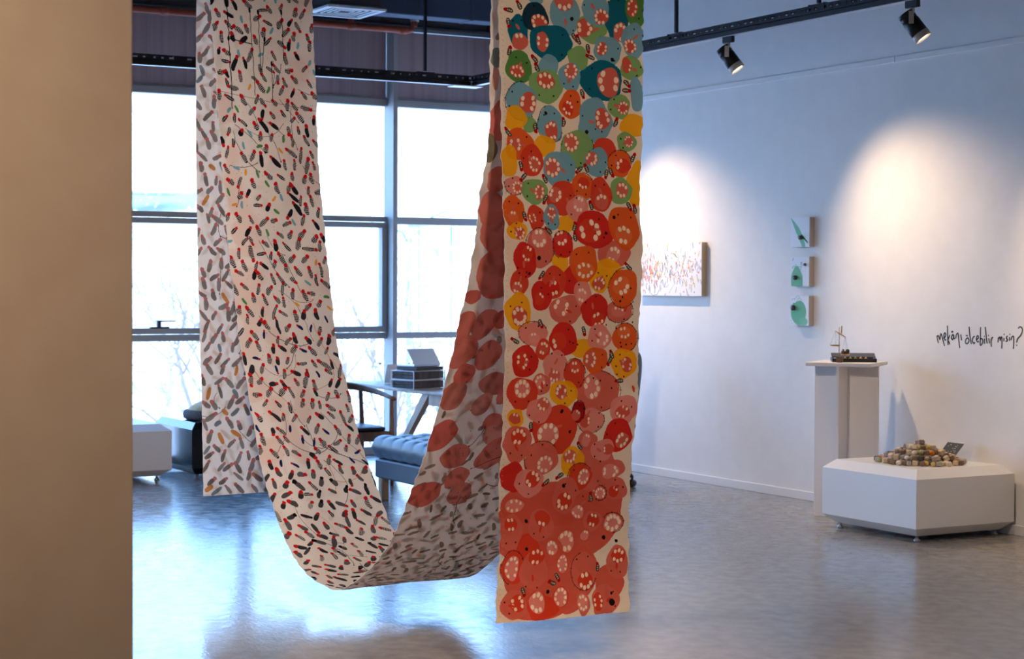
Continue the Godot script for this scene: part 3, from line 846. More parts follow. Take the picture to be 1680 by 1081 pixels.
func paint_loop_back() -> ImageTexture:
	var c := Canvas.new(512, 2048, 0.66, 4.5, rgb8(234, 225, 218), 0.016, 303)
	var cols := [rgb8(214, 118, 102), rgb8(206, 100, 86), rgb8(202, 120, 106), rgb8(214, 144, 128), rgb8(122, 132, 126), rgb8(128, 118, 92)]
	var ink := rgb8(44, 38, 38)
	for j in 70:
		for i in 9:
			var y := (j + 0.5) * 4.5 / 70 + c.r.randf_range(-0.02, 0.02)
			var x := (i + (0.25 if j % 2 else 0.75)) * 0.66 / 9 + c.r.randf_range(-0.024, 0.024)
			if c.r.randf() < (0.62 if y < 3.1 else 0.12):
				continue
			var g := c.r.randf_range(-10, 22)
			c.mite(x, y, c.r.randf_range(0.036, 0.062), c.r.randf_range(0.007, 0.0125), c.r.randf_range(1.0, 3.2), rgb8(138 + g, 124 + g, 112 + g), rgb8(196, 140, 124), ink, false, c.r.randf() < 0.3)
	for pass_ in 2:
		for o in OVALS:
			if (o[1] < 2300) == (pass_ == 1):
				continue
			c.ell(o[0] / 1000.0, o[1] / 1000.0, o[2] / 1000.0, o[3] / 1000.0, deg_to_rad(o[4]), cols[o[5]], 0.93, 0.07)
	# more washes on the part that the front fall hides
	for i in 26:
		c.ell(c.r.randf_range(0.36, 0.64), c.r.randf_range(0.2, 3.0), c.r.randf_range(0.04, 0.07), c.r.randf_range(0.05, 0.09), c.r.randf_range(-0.5, 0.5), cols[i % 4], 0.93, 0.09)
	for i in 12:
		c.curl(Vector2(c.r.randf_range(0.1, 0.6), c.r.randf_range(2.6, 4.0)), c.r.randf_range(0.5, 2.2), c.r.randf_range(0.1, 0.3), 0.0012, ink)
	for i in 90:
		c.ell(c.r.randf_range(0.1, 0.5), c.r.randf_range(2.4, 4.0), 0.0022, 0.0026, 0.0, ink, 0.85)
	return c.done()

func paint_rear() -> ImageTexture:
	var c := Canvas.new(384, 1536, 0.66, CLOTH_TOP - 0.38, rgb8(238, 236, 235), 0.014, 404)
	var ink := rgb8(60, 58, 62)
	for i in 16:
		c.curl(Vector2(c.r.randf_range(0.05, 0.6), c.r.randf_range(0.5, 3.2)), c.r.randf_range(0.8, 2.6), c.r.randf_range(0.1, 0.3), 0.0013, ink)
	for j in 54:
		for i in 9:
			var y := (j + 0.5) * 3.32 / 54 + c.r.randf_range(-0.016, 0.016)
			var x := (i + (0.25 if j % 2 else 0.75)) * 0.66 / 9 + c.r.randf_range(-0.02, 0.02)
			var k := c.r.randf()
			var g := c.r.randf_range(-8, 18)
			var body := rgb8(128 + g, 122 + g, 120 + g)
			if k < 0.06:
				body = rgb8(206, 142, 82)
			elif k < 0.11:
				body = rgb8(126, 142, 152)
			c.mite(x, y, c.r.randf_range(0.048, 0.078), c.r.randf_range(0.0105, 0.0155), c.r.randf_range(0.5, 2.7), body, rgb8(190, 118, 116), ink, false, k > 0.11)
	return c.done()

func cloth_mat(key: String, t: ImageTexture) -> StandardMaterial3D:
	var m := mat(key, Color.WHITE, 0.95)
	m.albedo_texture = t
	m.texture_repeat = false
	m.metallic_specular = 0.25
	m.backlight_enabled = true
	m.backlight = rgb8(246, 242, 238)
	return m

# catmull-rom through [a, b] pairs, evenly resampled to n points
func smooth_path(ctrl: Array, n: int) -> Array:
	var dense := []
	for i in ctrl.size() - 1:
		var p0 := Vector2(ctrl[maxi(i - 1, 0)][0], ctrl[maxi(i - 1, 0)][1])
		var p1 := Vector2(ctrl[i][0], ctrl[i][1])
		var p2 := Vector2(ctrl[i + 1][0], ctrl[i + 1][1])
		var p3 := Vector2(ctrl[mini(i + 2, ctrl.size() - 1)][0], ctrl[mini(i + 2, ctrl.size() - 1)][1])
		for k in 16:
			dense.append(p1.cubic_interpolate(p2, p0, p3, k / 16.0))
	dense.append(Vector2(ctrl[ctrl.size() - 1][0], ctrl[ctrl.size() - 1][1]))
	var arc := [0.0]
	for i in dense.size() - 1:
		arc.append(arc[i] + dense[i].distance_to(dense[i + 1]))
	var out := []
	var j := 0
	for i in n:
		var s: float = arc[arc.size() - 1] * i / (n - 1)
		while j < arc.size() - 2 and arc[j + 1] < s:
			j += 1
		out.append(dense[j].lerp(dense[j + 1], clampf((s - arc[j]) / maxf(arc[j + 1] - arc[j], 1e-6), 0, 1)))
	return out

func path_len(p: Array) -> float:
	var s := 0.0
	for i in p.size() - 1:
		s += p[i].distance_to(p[i + 1])
	return s

# a sheet of cloth from rows of points; face_a looks along the rows' normal, face_b the other way; both get their own paint
func sheet(called: String, rows: Array, va: Array, vb: Array, ma: Material, mb_: Material, edge: Material, parent: Node):
	var nr := rows.size()
	var nc: int = rows[0].size()
	var nrm := []
	for i in nr:
		var line := []
		for k in nc:
			var du: Vector3 = rows[i][mini(k + 1, nc - 1)] - rows[i][maxi(k - 1, 0)]
			var dv: Vector3 = rows[mini(i + 1, nr - 1)][k] - rows[maxi(i - 1, 0)][k]
			line.append(du.cross(dv).normalized())
		nrm.append(line)
	var am := ArrayMesh.new()
	var half := 0.0012
	for face in 2:
		var a := []
		a.resize(Mesh.ARRAY_MAX)
		var v := PackedVector3Array()
		var n := PackedVector3Array()
		var uv := PackedVector2Array()
		var ix := PackedInt32Array()
		var s := 1.0 if face == 0 else -1.0
		for i in nr:
			for k in nc:
				v.append(rows[i][k] + nrm[i][k] * half * s)
				n.append(nrm[i][k] * s)
				uv.append(Vector2(float(k) / (nc - 1), (va if face == 0 else vb)[i]))
		for i in nr - 1:
			for k in nc - 1:
				var p := i * nc + k
				var q := [p, p + 1, p + nc + 1, p, p + nc + 1, p + nc]
				if face == 0:
					q = [p, p + nc + 1, p + 1, p, p + nc, p + nc + 1]
				for e in q:
					ix.append(e)
		a[Mesh.ARRAY_VERTEX] = v
		a[Mesh.ARRAY_NORMAL] = n
		a[Mesh.ARRAY_TEX_UV] = uv
		a[Mesh.ARRAY_INDEX] = ix
		am.add_surface_from_arrays(Mesh.PRIMITIVE_TRIANGLES, a)
		am.surface_set_material(face, ma if face == 0 else mb_)
	# torn edge all round
	var st := mb()
	var rim := []
	for k in nc:
		rim.append([0, k])
	for i in range(1, nr):
		rim.append([i, nc - 1])
	for k in range(nc - 2, -1, -1):
		rim.append([nr - 1, k])
	for i in range(nr - 2, 0, -1):
		rim.append([i, 0])
	for i in rim.size():
		var p: Array = rim[i]
		var q: Array = rim[(i + 1) % rim.size()]
		var pa: Vector3 = rows[p[0]][p[1]]
		var qa: Vector3 = rows[q[0]][q[1]]
		var pn: Vector3 = nrm[p[0]][p[1]] * half
		var qn: Vector3 = nrm[q[0]][q[1]] * half
		quad(st, pa + pn, qa + qn, qa - qn, pa - pn, rows[p[0]][nc / 2])
	st.generate_normals()
	st.commit(am)
	am.surface_set_material(2, edge)
	var o := MeshInstance3D.new()
	o.name = called
	o.mesh = am
	parent.add_child(o, true)
	return o

func edge_at(list: Array, y: float) -> float:
	if y >= list[0][0]:
		return list[0][1]
	for i in list.size() - 1:
		if y <= list[i][0] and y >= list[i + 1][0]:
			return lerpf(list[i][1], list[i + 1][1], (list[i][0] - y) / (list[i][0] - list[i + 1][0]))
	return list[list.size() - 1][1]

func build_cloth():
	var fray := FastNoiseLite.new()
	fray.seed = 7
	fray.frequency = 0.9
	fray.fractal_octaves = 4
	var t := thing("painted_cloth", "long cream cloth painted with open-mouthed faces, looped over two rods", "textile", Vector3.ZERO)
	var m_front := cloth_mat("cloth faces", paint_front())
	var m_loop := cloth_mat("cloth mites", paint_loop())
	var m_back := cloth_mat("cloth reverse", paint_loop_back())
	var m_rear := cloth_mat("cloth rear", paint_rear())
	var m_edge := mat("cloth edge", rgb8(236, 228, 216), 0.95)
	# --- front fall, from the rod down
	var rows := []
	var va := []
	var vb := []
	var n := 330
	for i in n:
		var y := lerpf(CLOTH_TOP, 0.226, float(i) / (n - 1))
		var l := edge_at(FRONT_LEFT, y) + fray.get_noise_2d(y * 14.0, 3.0) * 0.009
		var r := edge_at(FRONT_RIGHT, y) + fray.get_noise_2d(y * 14.0, 40.0) * 0.010
		var line := []
		for k in 11:
			var u := k / 10.0
			var drop := clampf((CLOTH_TOP - y) / 3.4, 0, 1)
			var z := FRONT_Z + 0.012 * sin(u * 5.0 + y * 0.9) * drop + fray.get_noise_2d(u * 2.0 + 9.0, y * 1.6) * 0.02 * drop
			if y > 3.6:
				z -= 0.02 * (y - 3.6) / 0.1
			line.append(Vector3(lerpf(l, r, u), y - 0.012 * u * drop * drop, z))
		rows.append(line)
		va.append(float(i) / (n - 1))
		vb.append(float(i) / (n - 1) * 0.75)
	sheet("front_fall", rows, vb, va, m_back, m_front, m_edge, t)
	# --- loop between the rods
	var left := [[CLOTH_TOP, -9.878], [CLOTH_TOP + 0.018, -9.85], [CLOTH_TOP, -9.82]] + LOOP_DOWN + LOOP_UP
	var right := [[CLOTH_TOP, -9.905], [CLOTH_TOP + 0.018, -9.868], [CLOTH_TOP, -9.835]] + LOOP_DOWN_RIGHT + [[0.215, -8.53], [0.150, -8.28], [0.126, -8.03]] + LOOP_UP
	for p in [left, right]:
		for i in p.size():
			if i > 20 and p[i][0] > 2.3:
				p[i] = [p[i][0], minf(p[i][1], -6.455)]
		p.append([3.1, -6.45])
		p.append([CLOTH_TOP, -6.442])
		p.append([CLOTH_TOP + 0.01, -6.431])
		p.append([CLOTH_TOP + 0.001, -6.421])
	n = 560
	var pl := smooth_path(left, n)
	var pr := smooth_path(right, n)
	# arc lengths of the two halves, from the lowest row
	var low := 0
	for i in n:
		if pl[i].x < pl[low].x:
			low = i
	var s_down := path_len(pl.slice(0, low + 1))
	var s_up := path_len(pl.slice(low))
	rows = []
	va = []
	vb = []
	var s := 0.0
	for i in n:
		if i > 0:
			s += pl[i].distance_to(pl[i - 1])
		var line := []
		var el := fray.get_noise_2d(s * 14.0, 80.0) * 0.009
		var er := fray.get_noise_2d(s * 14.0, 120.0) * 0.009
		for k in 11:
			var u := k / 10.0
			var yz: Vector2 = pl[i].lerp(pr[i], u)
			var x := CLOTH_X + CLOTH_W * u + lerpf(el, er, u)
			var calm: float = clampf((CLOTH_TOP - yz.x) / 1.5, 0, 1)
			line.append(Vector3(x, yz.x + fray.get_noise_2d(u * 2.0, s * 1.5 + 30.0) * 0.012 * calm, yz.y + fray.get_noise_2d(u * 2.0 + 5.0, s * 1.5) * 0.022 * calm))
		rows.append(line)
		# painted side: from the far rod down; the rising half repeats the paint from the bottom up
		va.append(s / 4.5 if i <= low else maxf(0.0, (s_down - (s - s_down)) / 4.5))
		# reverse: measured from the near rod down
		vb.append((s_down + s_up - s) / 4.5 if i >= low else (s_up - (s_down - s) * 0.9) / 4.5)
	sheet("hanging_loop", rows, vb, va, m_back, m_loop, m_edge, t)
	# --- rear fall behind the far rod
	rows = []
	va = []
	vb = []
	n = 200
	for i in n:
		var y := lerpf(CLOTH_TOP, 0.385, float(i) / (n - 1))
		var z: float = edge_at(REAR_EDGE, y)
		if y > 3.2:
			z = lerpf(-9.944, -9.88, (y - 3.2) / 0.5)
		var line := []
		for k in 9:
			var u := k / 8.0
			line.append(Vector3(CLOTH_X + CLOTH_W * u + fray.get_noise_2d(y * 14.0, 200.0 + k) * 0.003, y, z - 0.03 * u + 0.008 * sin(u * 4.0 + y * 2.0)))
		rows.append(line)
		va.append(float(i) / (n - 1))
		vb.append(float(i) / (n - 1) * 0.75)
	sheet("rear_fall", rows, vb, va, m_loop, m_rear, m_edge, t)
	# --- rods that carry it
	for zz in [[-6.431, 0.007], [-9.857, 0.014]]:
		var rd := thing("hanging_rod", "thin rod on wires carrying the painted cloth %s" % ("near the viewer" if zz[0] > -8 else "toward the windows"), "rod", Vector3(3.9, CLOTH_TOP, zz[0]), 0.0, "rods carrying the cloth")
		var st := sb()
		tube(st, [Vector3(-0.6, 0, 0), Vector3(0.6, 0, 0)], [zz[1]], 14)
		obj("bar", st, mats["black metal"], rd)
		for sx in [-0.52, 0.52]:
			var wr := sb()
			tube(wr, [Vector3(sx, 0, 0), Vector3(sx, CEILING - CLOTH_TOP, 0)], [0.003], 6)
			obj("wire", wr, mats["steel"], rd)

# ================================================================ plinths
func make_plinth(label: String, lo: Vector3, hi: Vector3, m: Material, cx := 0.065, cy := 0.055, feet := 0.035) -> Node3D:
	var c := (lo + hi) / 2.0
	var t := thing("faceted_plinth", label, "plinth", Vector3(c.x, 0, c.z))
	var h := (hi - lo) / 2.0
	var rect := func(ins: float, y: float) -> Array:
		return [Vector3(-h.x + ins, y, -h.z + ins), Vector3(h.x - ins, y, -h.z + ins), Vector3(h.x - ins, y, h.z - ins), Vector3(-h.x + ins, y, h.z - ins)]
	var top := hi.y
	var st := mb()
	loft(st, [rect.call(cx, feet), rect.call(cx - 0.003, feet + 0.002), rect.call(0.002, feet + cy - 0.002), rect.call(0.0, feet + cy), rect.call(0.0, top - cy), rect.call(0.002, top - cy + 0.002), rect.call(cx - 0.003, top - 0.002), rect.call(cx, top)])
	obj("body", st, m, t)
	for sx in [-1.0, 1.0]:
		for sz in [-1.0, 1.0]:
			var f := sb()
			lathe(f, Vector3(sx * (h.x - cx - 0.02), 0, sz * (h.z - cx - 0.02)), [Vector2(0, 0), Vector2(0.02, 0), Vector2(0.021, 0.010), Vector2(0.012, 0.016), Vector2(0.009, 0.036), Vector2(0, 0.036)], 14)
			obj("levelling_foot", f, mats["steel"], t)
	return t

func build_plinths():
	make_plinth("white faceted plinth carrying the heap of stones", Vector3(7.70, 0, -9.42), Vector3(8.527, 0.452, -8.514), mats["gloss white"])
	make_plinth("white faceted plinth half hidden by the beige partition", Vector3(3.92, 0, -14.96), Vector3(4.82, 0.457, -14.09), mats["satin white"], 0.075)
	make_plinth("glossy black faceted plinth carrying the half log", Vector3(4.99, 0, -15.02), Vector3(5.89, 0.457, -14.09), mats["gloss black"], 0.045)
	# paper and half log on the black plinth
	var p := mb()
	box(p, Vector3(5.34, 0.4585, -14.42), Vector3(0.42, 0.003, 0.30), 0.0, Basis(Vector3.UP, 0.2))
	var po := obj("paper_sheet", p, mats["paper"])
	tag(po, "white paper sheet under the half log on black plinth", "paper")
	var lg := thing("half_log", "half log with dark bark and pale cut face on black plinth", "log", Vector3(5.325, 0.4605, -14.46), 0.1)
	var bark := mat("bark", Color.WHITE, 0.95)
	bark.albedo_texture = tex(noise_image(128, 0.06, 4, 51, rgb8(58, 54, 56), rgb8(122, 114, 112), 3.0))
	bark.uv1_triplanar = true
	bark.uv1_scale = Vector3(5, 5, 5)
	var wood := mat("cut wood", Color.WHITE, 0.7)
	wood.albedo_texture = tex(noise_image(128, 0.03, 3, 52, rgb8(176, 138, 86), rgb8(212, 178, 124), 0.2))
	wood.uv1_triplanar = true
	wood.uv1_scale = Vector3(4, 4, 4)
	var st := sb()
	var prof := [Vector2(0, 0), Vector2(0.24, 0.0), Vector2(0.262, 0.012), Vector2(0.268, 0.04), Vector2(0.262, 0.07), Vector2(0.245, 0.08), Vector2(0.0, 0.08)]
	lathe(st, Vector3.ZERO, prof, 36)
	obj("bark", st, bark, lg)
	var top := sb()
	lathe(top, Vector3(0, 0.078, 0), [Vector2(0.228, 0.0), Vector2(0.215, 0.02), Vector2(0.17, 0.05), Vector2(0.1, 0.075), Vector2(0, 0.085)], 36)
	obj("cut_face", top, wood, lg)

func build_pedestal():
	# two boards crossing like a plus sign carry a square top
	var turn := -0.974
	var at := Vector3(8.146, 0, -9.714)
	var t := thing("tall_pedestal", "tall white pedestal of two crossing boards carrying the balance scale", "pedestal", at, turn)
	var m: Material = mats["satin white"]
	part("cross_board", Vector3(-0.225, 0, -0.011), Vector3(0.225, 1.05, 0.011), m, t, 0.002)
	part("fin_board", Vector3(-0.010, 0, 0.0112), Vector3(0.010, 1.05, 0.225), m, t, 0.002)
	part("fin_board", Vector3(-0.010, 0, -0.225), Vector3(0.010, 1.05, -0.0112), m, t, 0.002)
	part("top_board", Vector3(-0.226, 1.0502, -0.226), Vector3(0.226, 1.075, 0.226), m, t, 0.002)
	var rot := Basis(Vector3.UP, turn)
	var y := 1.0755
	# open black case with its tray of weights
	var tr := thing("black_case", "open black instrument case lying behind the balance scale", "case", at + rot * Vector3(0.04, y, -0.02), turn + 0.35)
	part("base", Vector3(-0.15, 0, -0.10), Vector3(0.15, 0.008, 0.10), mats["black leather"], tr, 0.002)
	for s in [-1.0, 1.0]:
		part("rim", Vector3(-0.15, 0.008, s * 0.095 - 0.005), Vector3(0.15, 0.026, s * 0.095 + 0.005), mats["black leather"], tr, 0.002)
		part("rim", Vector3(s * 0.145 - 0.005, 0.008, -0.09), Vector3(s * 0.145 + 0.005, 0.026, 0.09), mats["black leather"], tr, 0.002)
	var lid := mb()
	box(lid, Vector3(0.01, 0.036, -0.155), Vector3(0.30, 0.010, 0.11), 0.002, Basis(Vector3.RIGHT, 0.22))
	obj("lid", lid, mats["black leather"], tr)
	for i in 5:
		var wgt := sb()
		lathe(wgt, Vector3(-0.06 + i * 0.035, 0.0082, 0.05), [Vector2(0, 0), Vector2(0.011, 0), Vector2(0.011, 0.018), Vector2(0.004, 0.020), Vector2(0.006, 0.026), Vector2(0, 0.028)], 12)
		obj("weight", wgt, mats["brass"], tr)
	part("name_strip", Vector3(-0.14, 0.0262, 0.088), Vector3(-0.10, 0.030, 0.102), mats["plate white"], tr)
	# balance scale
	var sp := at + rot * Vector3(-0.005, y, 0.175)
	var sc := thing("balance_scale", "small brass balance scale tilting toward its loaded pan", "scale", sp, turn)
	var bs := mb()
	box(bs, Vector3(0.004, 0.018, 0), Vector3(0.04, 0.036, 0.036), 0.003)
	obj("base", bs, mats["brown wood"], sc)
	var ps := sb()
	tube(ps, [Vector3(0, 0.036, 0), Vector3(0, 0.24, 0)], [0.0035, 0.0026], 8)
	obj("post", ps, mats["brass"], sc)
	var fk := mb()
	box(fk, Vector3(0.016, 0.224, 0.0), Vector3(0.009, 0.052, 0.006), 0.002, Basis(Vector3.FORWARD, 0.06))
	obj("pointer", fk, mats["brass"], sc)
	var e1 := Vector3(-0.028, 0.215, 0)
	var e2 := Vector3(0.043, 0.172, 0)
	var bm := sb()
	tube(bm, [e1, e1.lerp(e2, 0.45), e2], [0.003, 0.005, 0.003], 8)
	obj("beam", bm, mats["brass"], sc)
	for q in [[e1, 0.110, 0.037], [e2, 0.050, 0.032]]:
		var e: Vector3 = q[0]
		var py: float = q[1]
		var pr: float = q[2]
		var pn := sb()
		lathe(pn, Vector3(e.x, py, 0), [Vector2(0, 0), Vector2(pr * 0.8, 0.001), Vector2(pr, 0.009), Vector2(pr * 0.97, 0.010), Vector2(pr * 0.76, 0.004), Vector2(0, 0.003)], 20)
		var pan := obj("pan", pn, mats["brass"], sc)
		for k in 3:
			var a := TAU * k / 3.0 + 0.4
			var ch := sb()
			tube(ch, [e, Vector3(e.x + cos(a) * pr * 0.96, py + 0.009, sin(a) * pr * 0.96)], [0.0009], 4)
			obj("chain", ch, mats["steel"], pan)
	var wd := mb()
	var wp := sp + rot * Vector3(0.030, 0, 0.004)
	box(wd, wp + Vector3(0, 0.055 + 0.0125, 0), Vector3(0.024, 0.025, 0.024), 0.003, Basis(Vector3.UP, 0.5))
	box(wd, wp + Vector3(0, 0.055 + 0.031, 0), Vector3(0.012, 0.012, 0.012), 0.003, Basis(Vector3.UP, 0.5))
	tag(obj("wooden_weight", wd, mats["brown wood"]), "little brown wooden weight on the scale's lower pan", "weight")
	var sg := mb()
	box(sg, sp + rot * Vector3(0.059, 0.0555 + 0.0185, 0.002), Vector3(0.026, 0.037, 0.026), 0.008, Basis(Vector3.UP, 0.3))
	tag(obj("dark_stone", sg, mats["slate grain"]), "dark rounded stone on the scale's lower pan", "stone")

# ================================================================ works on the wall
func make_canvas(called: String, label: String, z0: float, z1: float, y0: float, y1: float, depth: float, face: Material, side: Material) -> Node3D:
	var t := thing(called, label, "painting", Vector3(WALL_X, (y0 + y1) / 2.0, (z0 + z1) / 2.0))
	var hz := (z1 - z0) / 2.0
	var hy := (y1 - y0) / 2.0
	part("stretcher", Vector3(-depth, -hy, -hz), Vector3(0, hy, hz), side, t, 0.003)
	var st := SurfaceTool.new()
	st.begin(Mesh.PRIMITIVE_TRIANGLES)
	st.set_smooth_group(-1)
	var x := -depth - 0.0015
	var p := [Vector3(x, hy, -hz), Vector3(x, hy, hz), Vector3(x, -hy, hz), Vector3(x, -hy, -hz)]
	var q := [Vector2(0, 0), Vector2(1, 0), Vector2(1, 1), Vector2(0, 1)]
	for i in [0, 1, 2, 0, 2, 3]:
		st.set_uv(q[i])
		st.add_vertex(p[i])
	for i in 4:
		var a: Vector3 = p[i]
		var b: Vector3 = p[(i + 1) % 4]
		var back := Vector3(0.0025, 0, 0)
		var em := [a, a + back, b + back, a, b + back, b]
		for v in em:
			st.set_uv(q[i].lerp(Vector2(0.5, 0.5), 0.02))
			st.add_vertex(v)
	obj("painted_face", st, face, t)
	return t

func build_wall_works():
	# the wide speckled painting
	var c := Canvas.new(512, 256, 0.93, 0.43, rgb8(240, 238, 236), 0.008, 505)
	var cols := [rgb8(150, 160, 166), rgb8(120, 132, 142), rgb8(180, 184, 186), rgb8(212, 116, 92), rgb8(226, 192, 112), rgb8(170, 162, 176)]
	for i in 230:
		var u := c.r.randf()
		var x := 0.93 * (u if i % 3 else u * 0.35)
		var y := 0.215 + c.r.randfn(0.0, 0.075) if i % 4 else c.r.randf_range(0.02, 0.41)
		var k := i % 6
		if x > 0.5 and k < 2 and i % 2:
			k = 2
		c.mite(x, y, c.r.randf_range(0.03, 0.062), c.r.randf_range(0.004, 0.0075), 1.57 + c.r.randf_range(-0.5, 0.5), cols[k], rgb8(206, 92, 66), cols[2], false, i % 2 == 0)
	for i in 60:
		c.ell(c.r.randf() * 0.93, 0.215 + c.r.randfn(0.0, 0.09), 0.006, 0.007, 0.0, rgb8(210, 96, 70))
	for i in 10:
		c.curl(Vector2(c.r.randf_range(0.05, 0.85), c.r.randf_range(0.05, 0.35)), c.r.randf_range(0.8, 2.4), c.r.randf_range(0.06, 0.16), 0.0016, cols[i % 2])
	c.line([Vector2(0.41, 0.16), Vector2(0.42, 0.22), Vector2(0.405, 0.26)], 0.003, rgb8(60, 76, 84))
	c.line([Vector2(0.53, 0.085), Vector2(0.56, 0.10), Vector2(0.585, 0.12)], 0.004, rgb8(60, 84, 84))
	c.line([Vector2(0.19, 0.36), Vector2(0.2, 0.41), Vector2(0.24, 0.43), Vector2(0.3, 0.42), Vector2(0.33, 0.38)], 0.002, rgb8(90, 96, 96))
	var fm := mat("speckled painting", Color.WHITE, 0.8)
	fm.albedo_texture = c.done()
	fm.texture_repeat = false
	make_canvas("wall_painting", "wide white painting with small grey, red and yellow marks", -12.86, -11.93, 1.508, 1.942, 0.05, fm, mats["canvas side"])
	# three little canvases with green washes and a stone each
	var green := rgb8(126, 196, 160)
	for i in 3:
		var k := Canvas.new(192, 192, 0.22, 0.22, rgb8(236, 238, 242), 0.006, 610 + i)
		if i == 0:
			for s in 60:
				var f := s / 59.0
				k.ell(lerpf(0.004, 0.155, f) + 0.012 * sin(f * PI), lerpf(0.004, 0.21, f), 0.003 + 0.022 * minf(1.0, f * 2.2) * (1.15 - 0.4 * f), 0.003 + 0.022 * minf(1.0, f * 2.2), 0.0, green)
			for s in 20:
				var f := s / 19.0
				k.ell(lerpf(0.13, 0.205, f), lerpf(0.135, 0.19, f), 0.008 * (1.2 - f), 0.008, 0.0, rgb8(40, 110, 62))
		elif i == 1:
			for s in 30:
				var f := s / 29.0
				k.ell(0.075 + 0.004 * f, lerpf(0.088, 0.21, f), 0.028 + 0.042 * sin(minf(f * 1.6, 1.0) * PI / 2), 0.02, 0.0, rgb8(122, 188, 150))
			for s in 5:
				k.curl(Vector2(0.03 + s * 0.024, 0.09), -1.4 + s * 0.2, 0.05, 0.0016, rgb8(136, 172, 172), 1.6)
			k.ell(0.03, 0.02, 0.004, 0.014, 0.5, rgb8(140, 176, 174))
			k.ell(0.128, 0.05, 0.004, 0.016, 0.0, rgb8(140, 176, 174))
		else:
			k.ell(0.10, 0.125, 0.092, 0.09, 0.2, rgb8(112, 188, 148), 0.97, 0.06)
			k.ell(0.16, 0.19, 0.05, 0.03, 0.0, rgb8(126, 198, 164), 0.97)
			k.ell(0.05, 0.04, 0.02, 0.012, 0.4, rgb8(236, 238, 242))
			for s in 5:
				k.curl(Vector2(0.02 + s * 0.03, 0.035), -1.2, 0.04, 0.0013, rgb8(130, 166, 160), 1.6)
			k.ell(0.012, 0.188, 0.003, 0.004, 0.0, rgb8(110, 150, 140))
			k.ell(0.025, 0.206, 0.003, 0.004, 0.0, rgb8(110, 150, 140))
		var m := mat("green canvas %d" % i, Color.WHITE, 0.8)
		m.albedo_texture = k.done()
		m.texture_repeat = false
		var top: float = [2.103, 1.811, 1.521][i]
		var t := make_canvas("small_canvas", ["small white canvas with a long green leaf and stone, topmost of three", "small white canvas with a green pear shape and stone, middle of three", "small white canvas filled by a round green wash, lowest of three"][i], -10.79, -10.572, top - 0.22, top, 0.05, m, mats["canvas side brown"])
		var at: Vector2 = [Vector2(0.02, -0.04), Vector2(-0.04, -0.045), Vector2(-0.058, 0.02)][i]
		stone_on(t, Vector3(-0.064, at.y, at.x), 0.019 + 0.001 * i, i)
		if i == 1:
			stone_on(t, Vector3(-0.057, 0.05, 0.068), 0.013, 7)

func stone_on(parent: Node, at: Vector3, r: float, seed_: int):
	rng.seed = 900 + seed_
	var st := mb()
	var loops := []
	for i in 4:
		var l := []
		var ww: float = [0.55, 1.0, 0.95, 0.5][i]
		for k in 6:
			var a := TAU * k / 6.0
			var rr := r * ww * rng.randf_range(0.85, 1.15)
			l.append(at + Vector3((i - 1.5) * r * 0.6, sin(a) * rr, cos(a) * rr))
		loops.append(l)
	loft(st, loops)
	var o := obj("stone", st, mat("pyrite", rgb8(86, 80, 78), 0.35, 0.4), parent)
	o.set_meta("label", "dark faceted stone fixed to the canvas")

func build_lettering():
	var t := thing("wall_lettering", "handwritten black wall text reading mekânı ölçebilir misin?", "lettering", Vector3(WALL_X, 1.25, -8.9))
	for letter in LETTERS:
		var st := mb()
		for stroke in letter:
			var ctrl := []
			for i in range(0, stroke.size(), 2):
				ctrl.append([-stroke[i] / 1000.0 + 8.9, stroke[i + 1] / 1000.0 - 1.25])
			var p := smooth_path(ctrl, maxi(2, ctrl.size() * 5))
			if ctrl.size() == 2:
				var mid: Vector2 = (p[0] + p[p.size() - 1]) / 2.0
				if p[0].distance_to(p[p.size() - 1]) < 0.006:
					p = [mid + Vector2(-0.0045, 0), mid + Vector2(0.0045, 0)]
			ribbon(st, p, 0.0042)
		obj("letter", st, mats["ink black"], t)

# flat raised stroke on the wall; points are (z, y)
func ribbon(st: SurfaceTool, p: Array, half: float):
	var l := []
	var r := []
	for i in p.size():
		var d: Vector2 = (p[mini(i + 1, p.size() - 1)] - p[maxi(i - 1, 0)]).normalized()
		var n := Vector2(-d.y, d.x) * half
		l.append(p[i] + n)
		r.append(p[i] - n)
	for i in p.size() - 1:
		var q := []
		for x in [0.0, -0.0015]:
			for v in [l[i], l[i + 1], r[i + 1], r[i]]:
				q.append(Vector3(x, v.y, v.x))
		var mid: Vector3 = (q[0] + q[6]) / 2.0
		quad(st, q[4], q[5], q[6], q[7], mid)
		quad(st, q[0], q[1], q[5], q[4], mid)
		quad(st, q[3], q[2], q[6], q[7], mid)

# ================================================================ furniture by the windows
func cushion_mesh(size: Vector3, rows: int, cols: int) -> SurfaceTool:
	var st := sb()
	var nu := 72
	var nv := 28
	var grid := []
	for j in nv + 1:
		var line := []
		var ph := -PI / 2 + PI * j / nv
		for i in nu:
			var th := TAU * i / nu
			var e := 0.35
			var cu := pow(absf(cos(th)), e) * signf(cos(th))
			var su := pow(absf(sin(th)), e) * signf(sin(th))
			var cv := pow(absf(cos(ph)), 0.45)
			var sv := pow(absf(sin(ph)), 0.6) * signf(sin(ph))
			line.append(Vector3(cu * cv * size.x / 2, sv * size.y / 2, su * cv * size.z / 2))
		grid.append(line)
	for j in nv:
		for i in nu:
			quad(st, grid[j][i], grid[j][(i + 1) % nu], grid[j + 1][(i + 1) % nu], grid[j + 1][i], Vector3.ZERO)
	return st

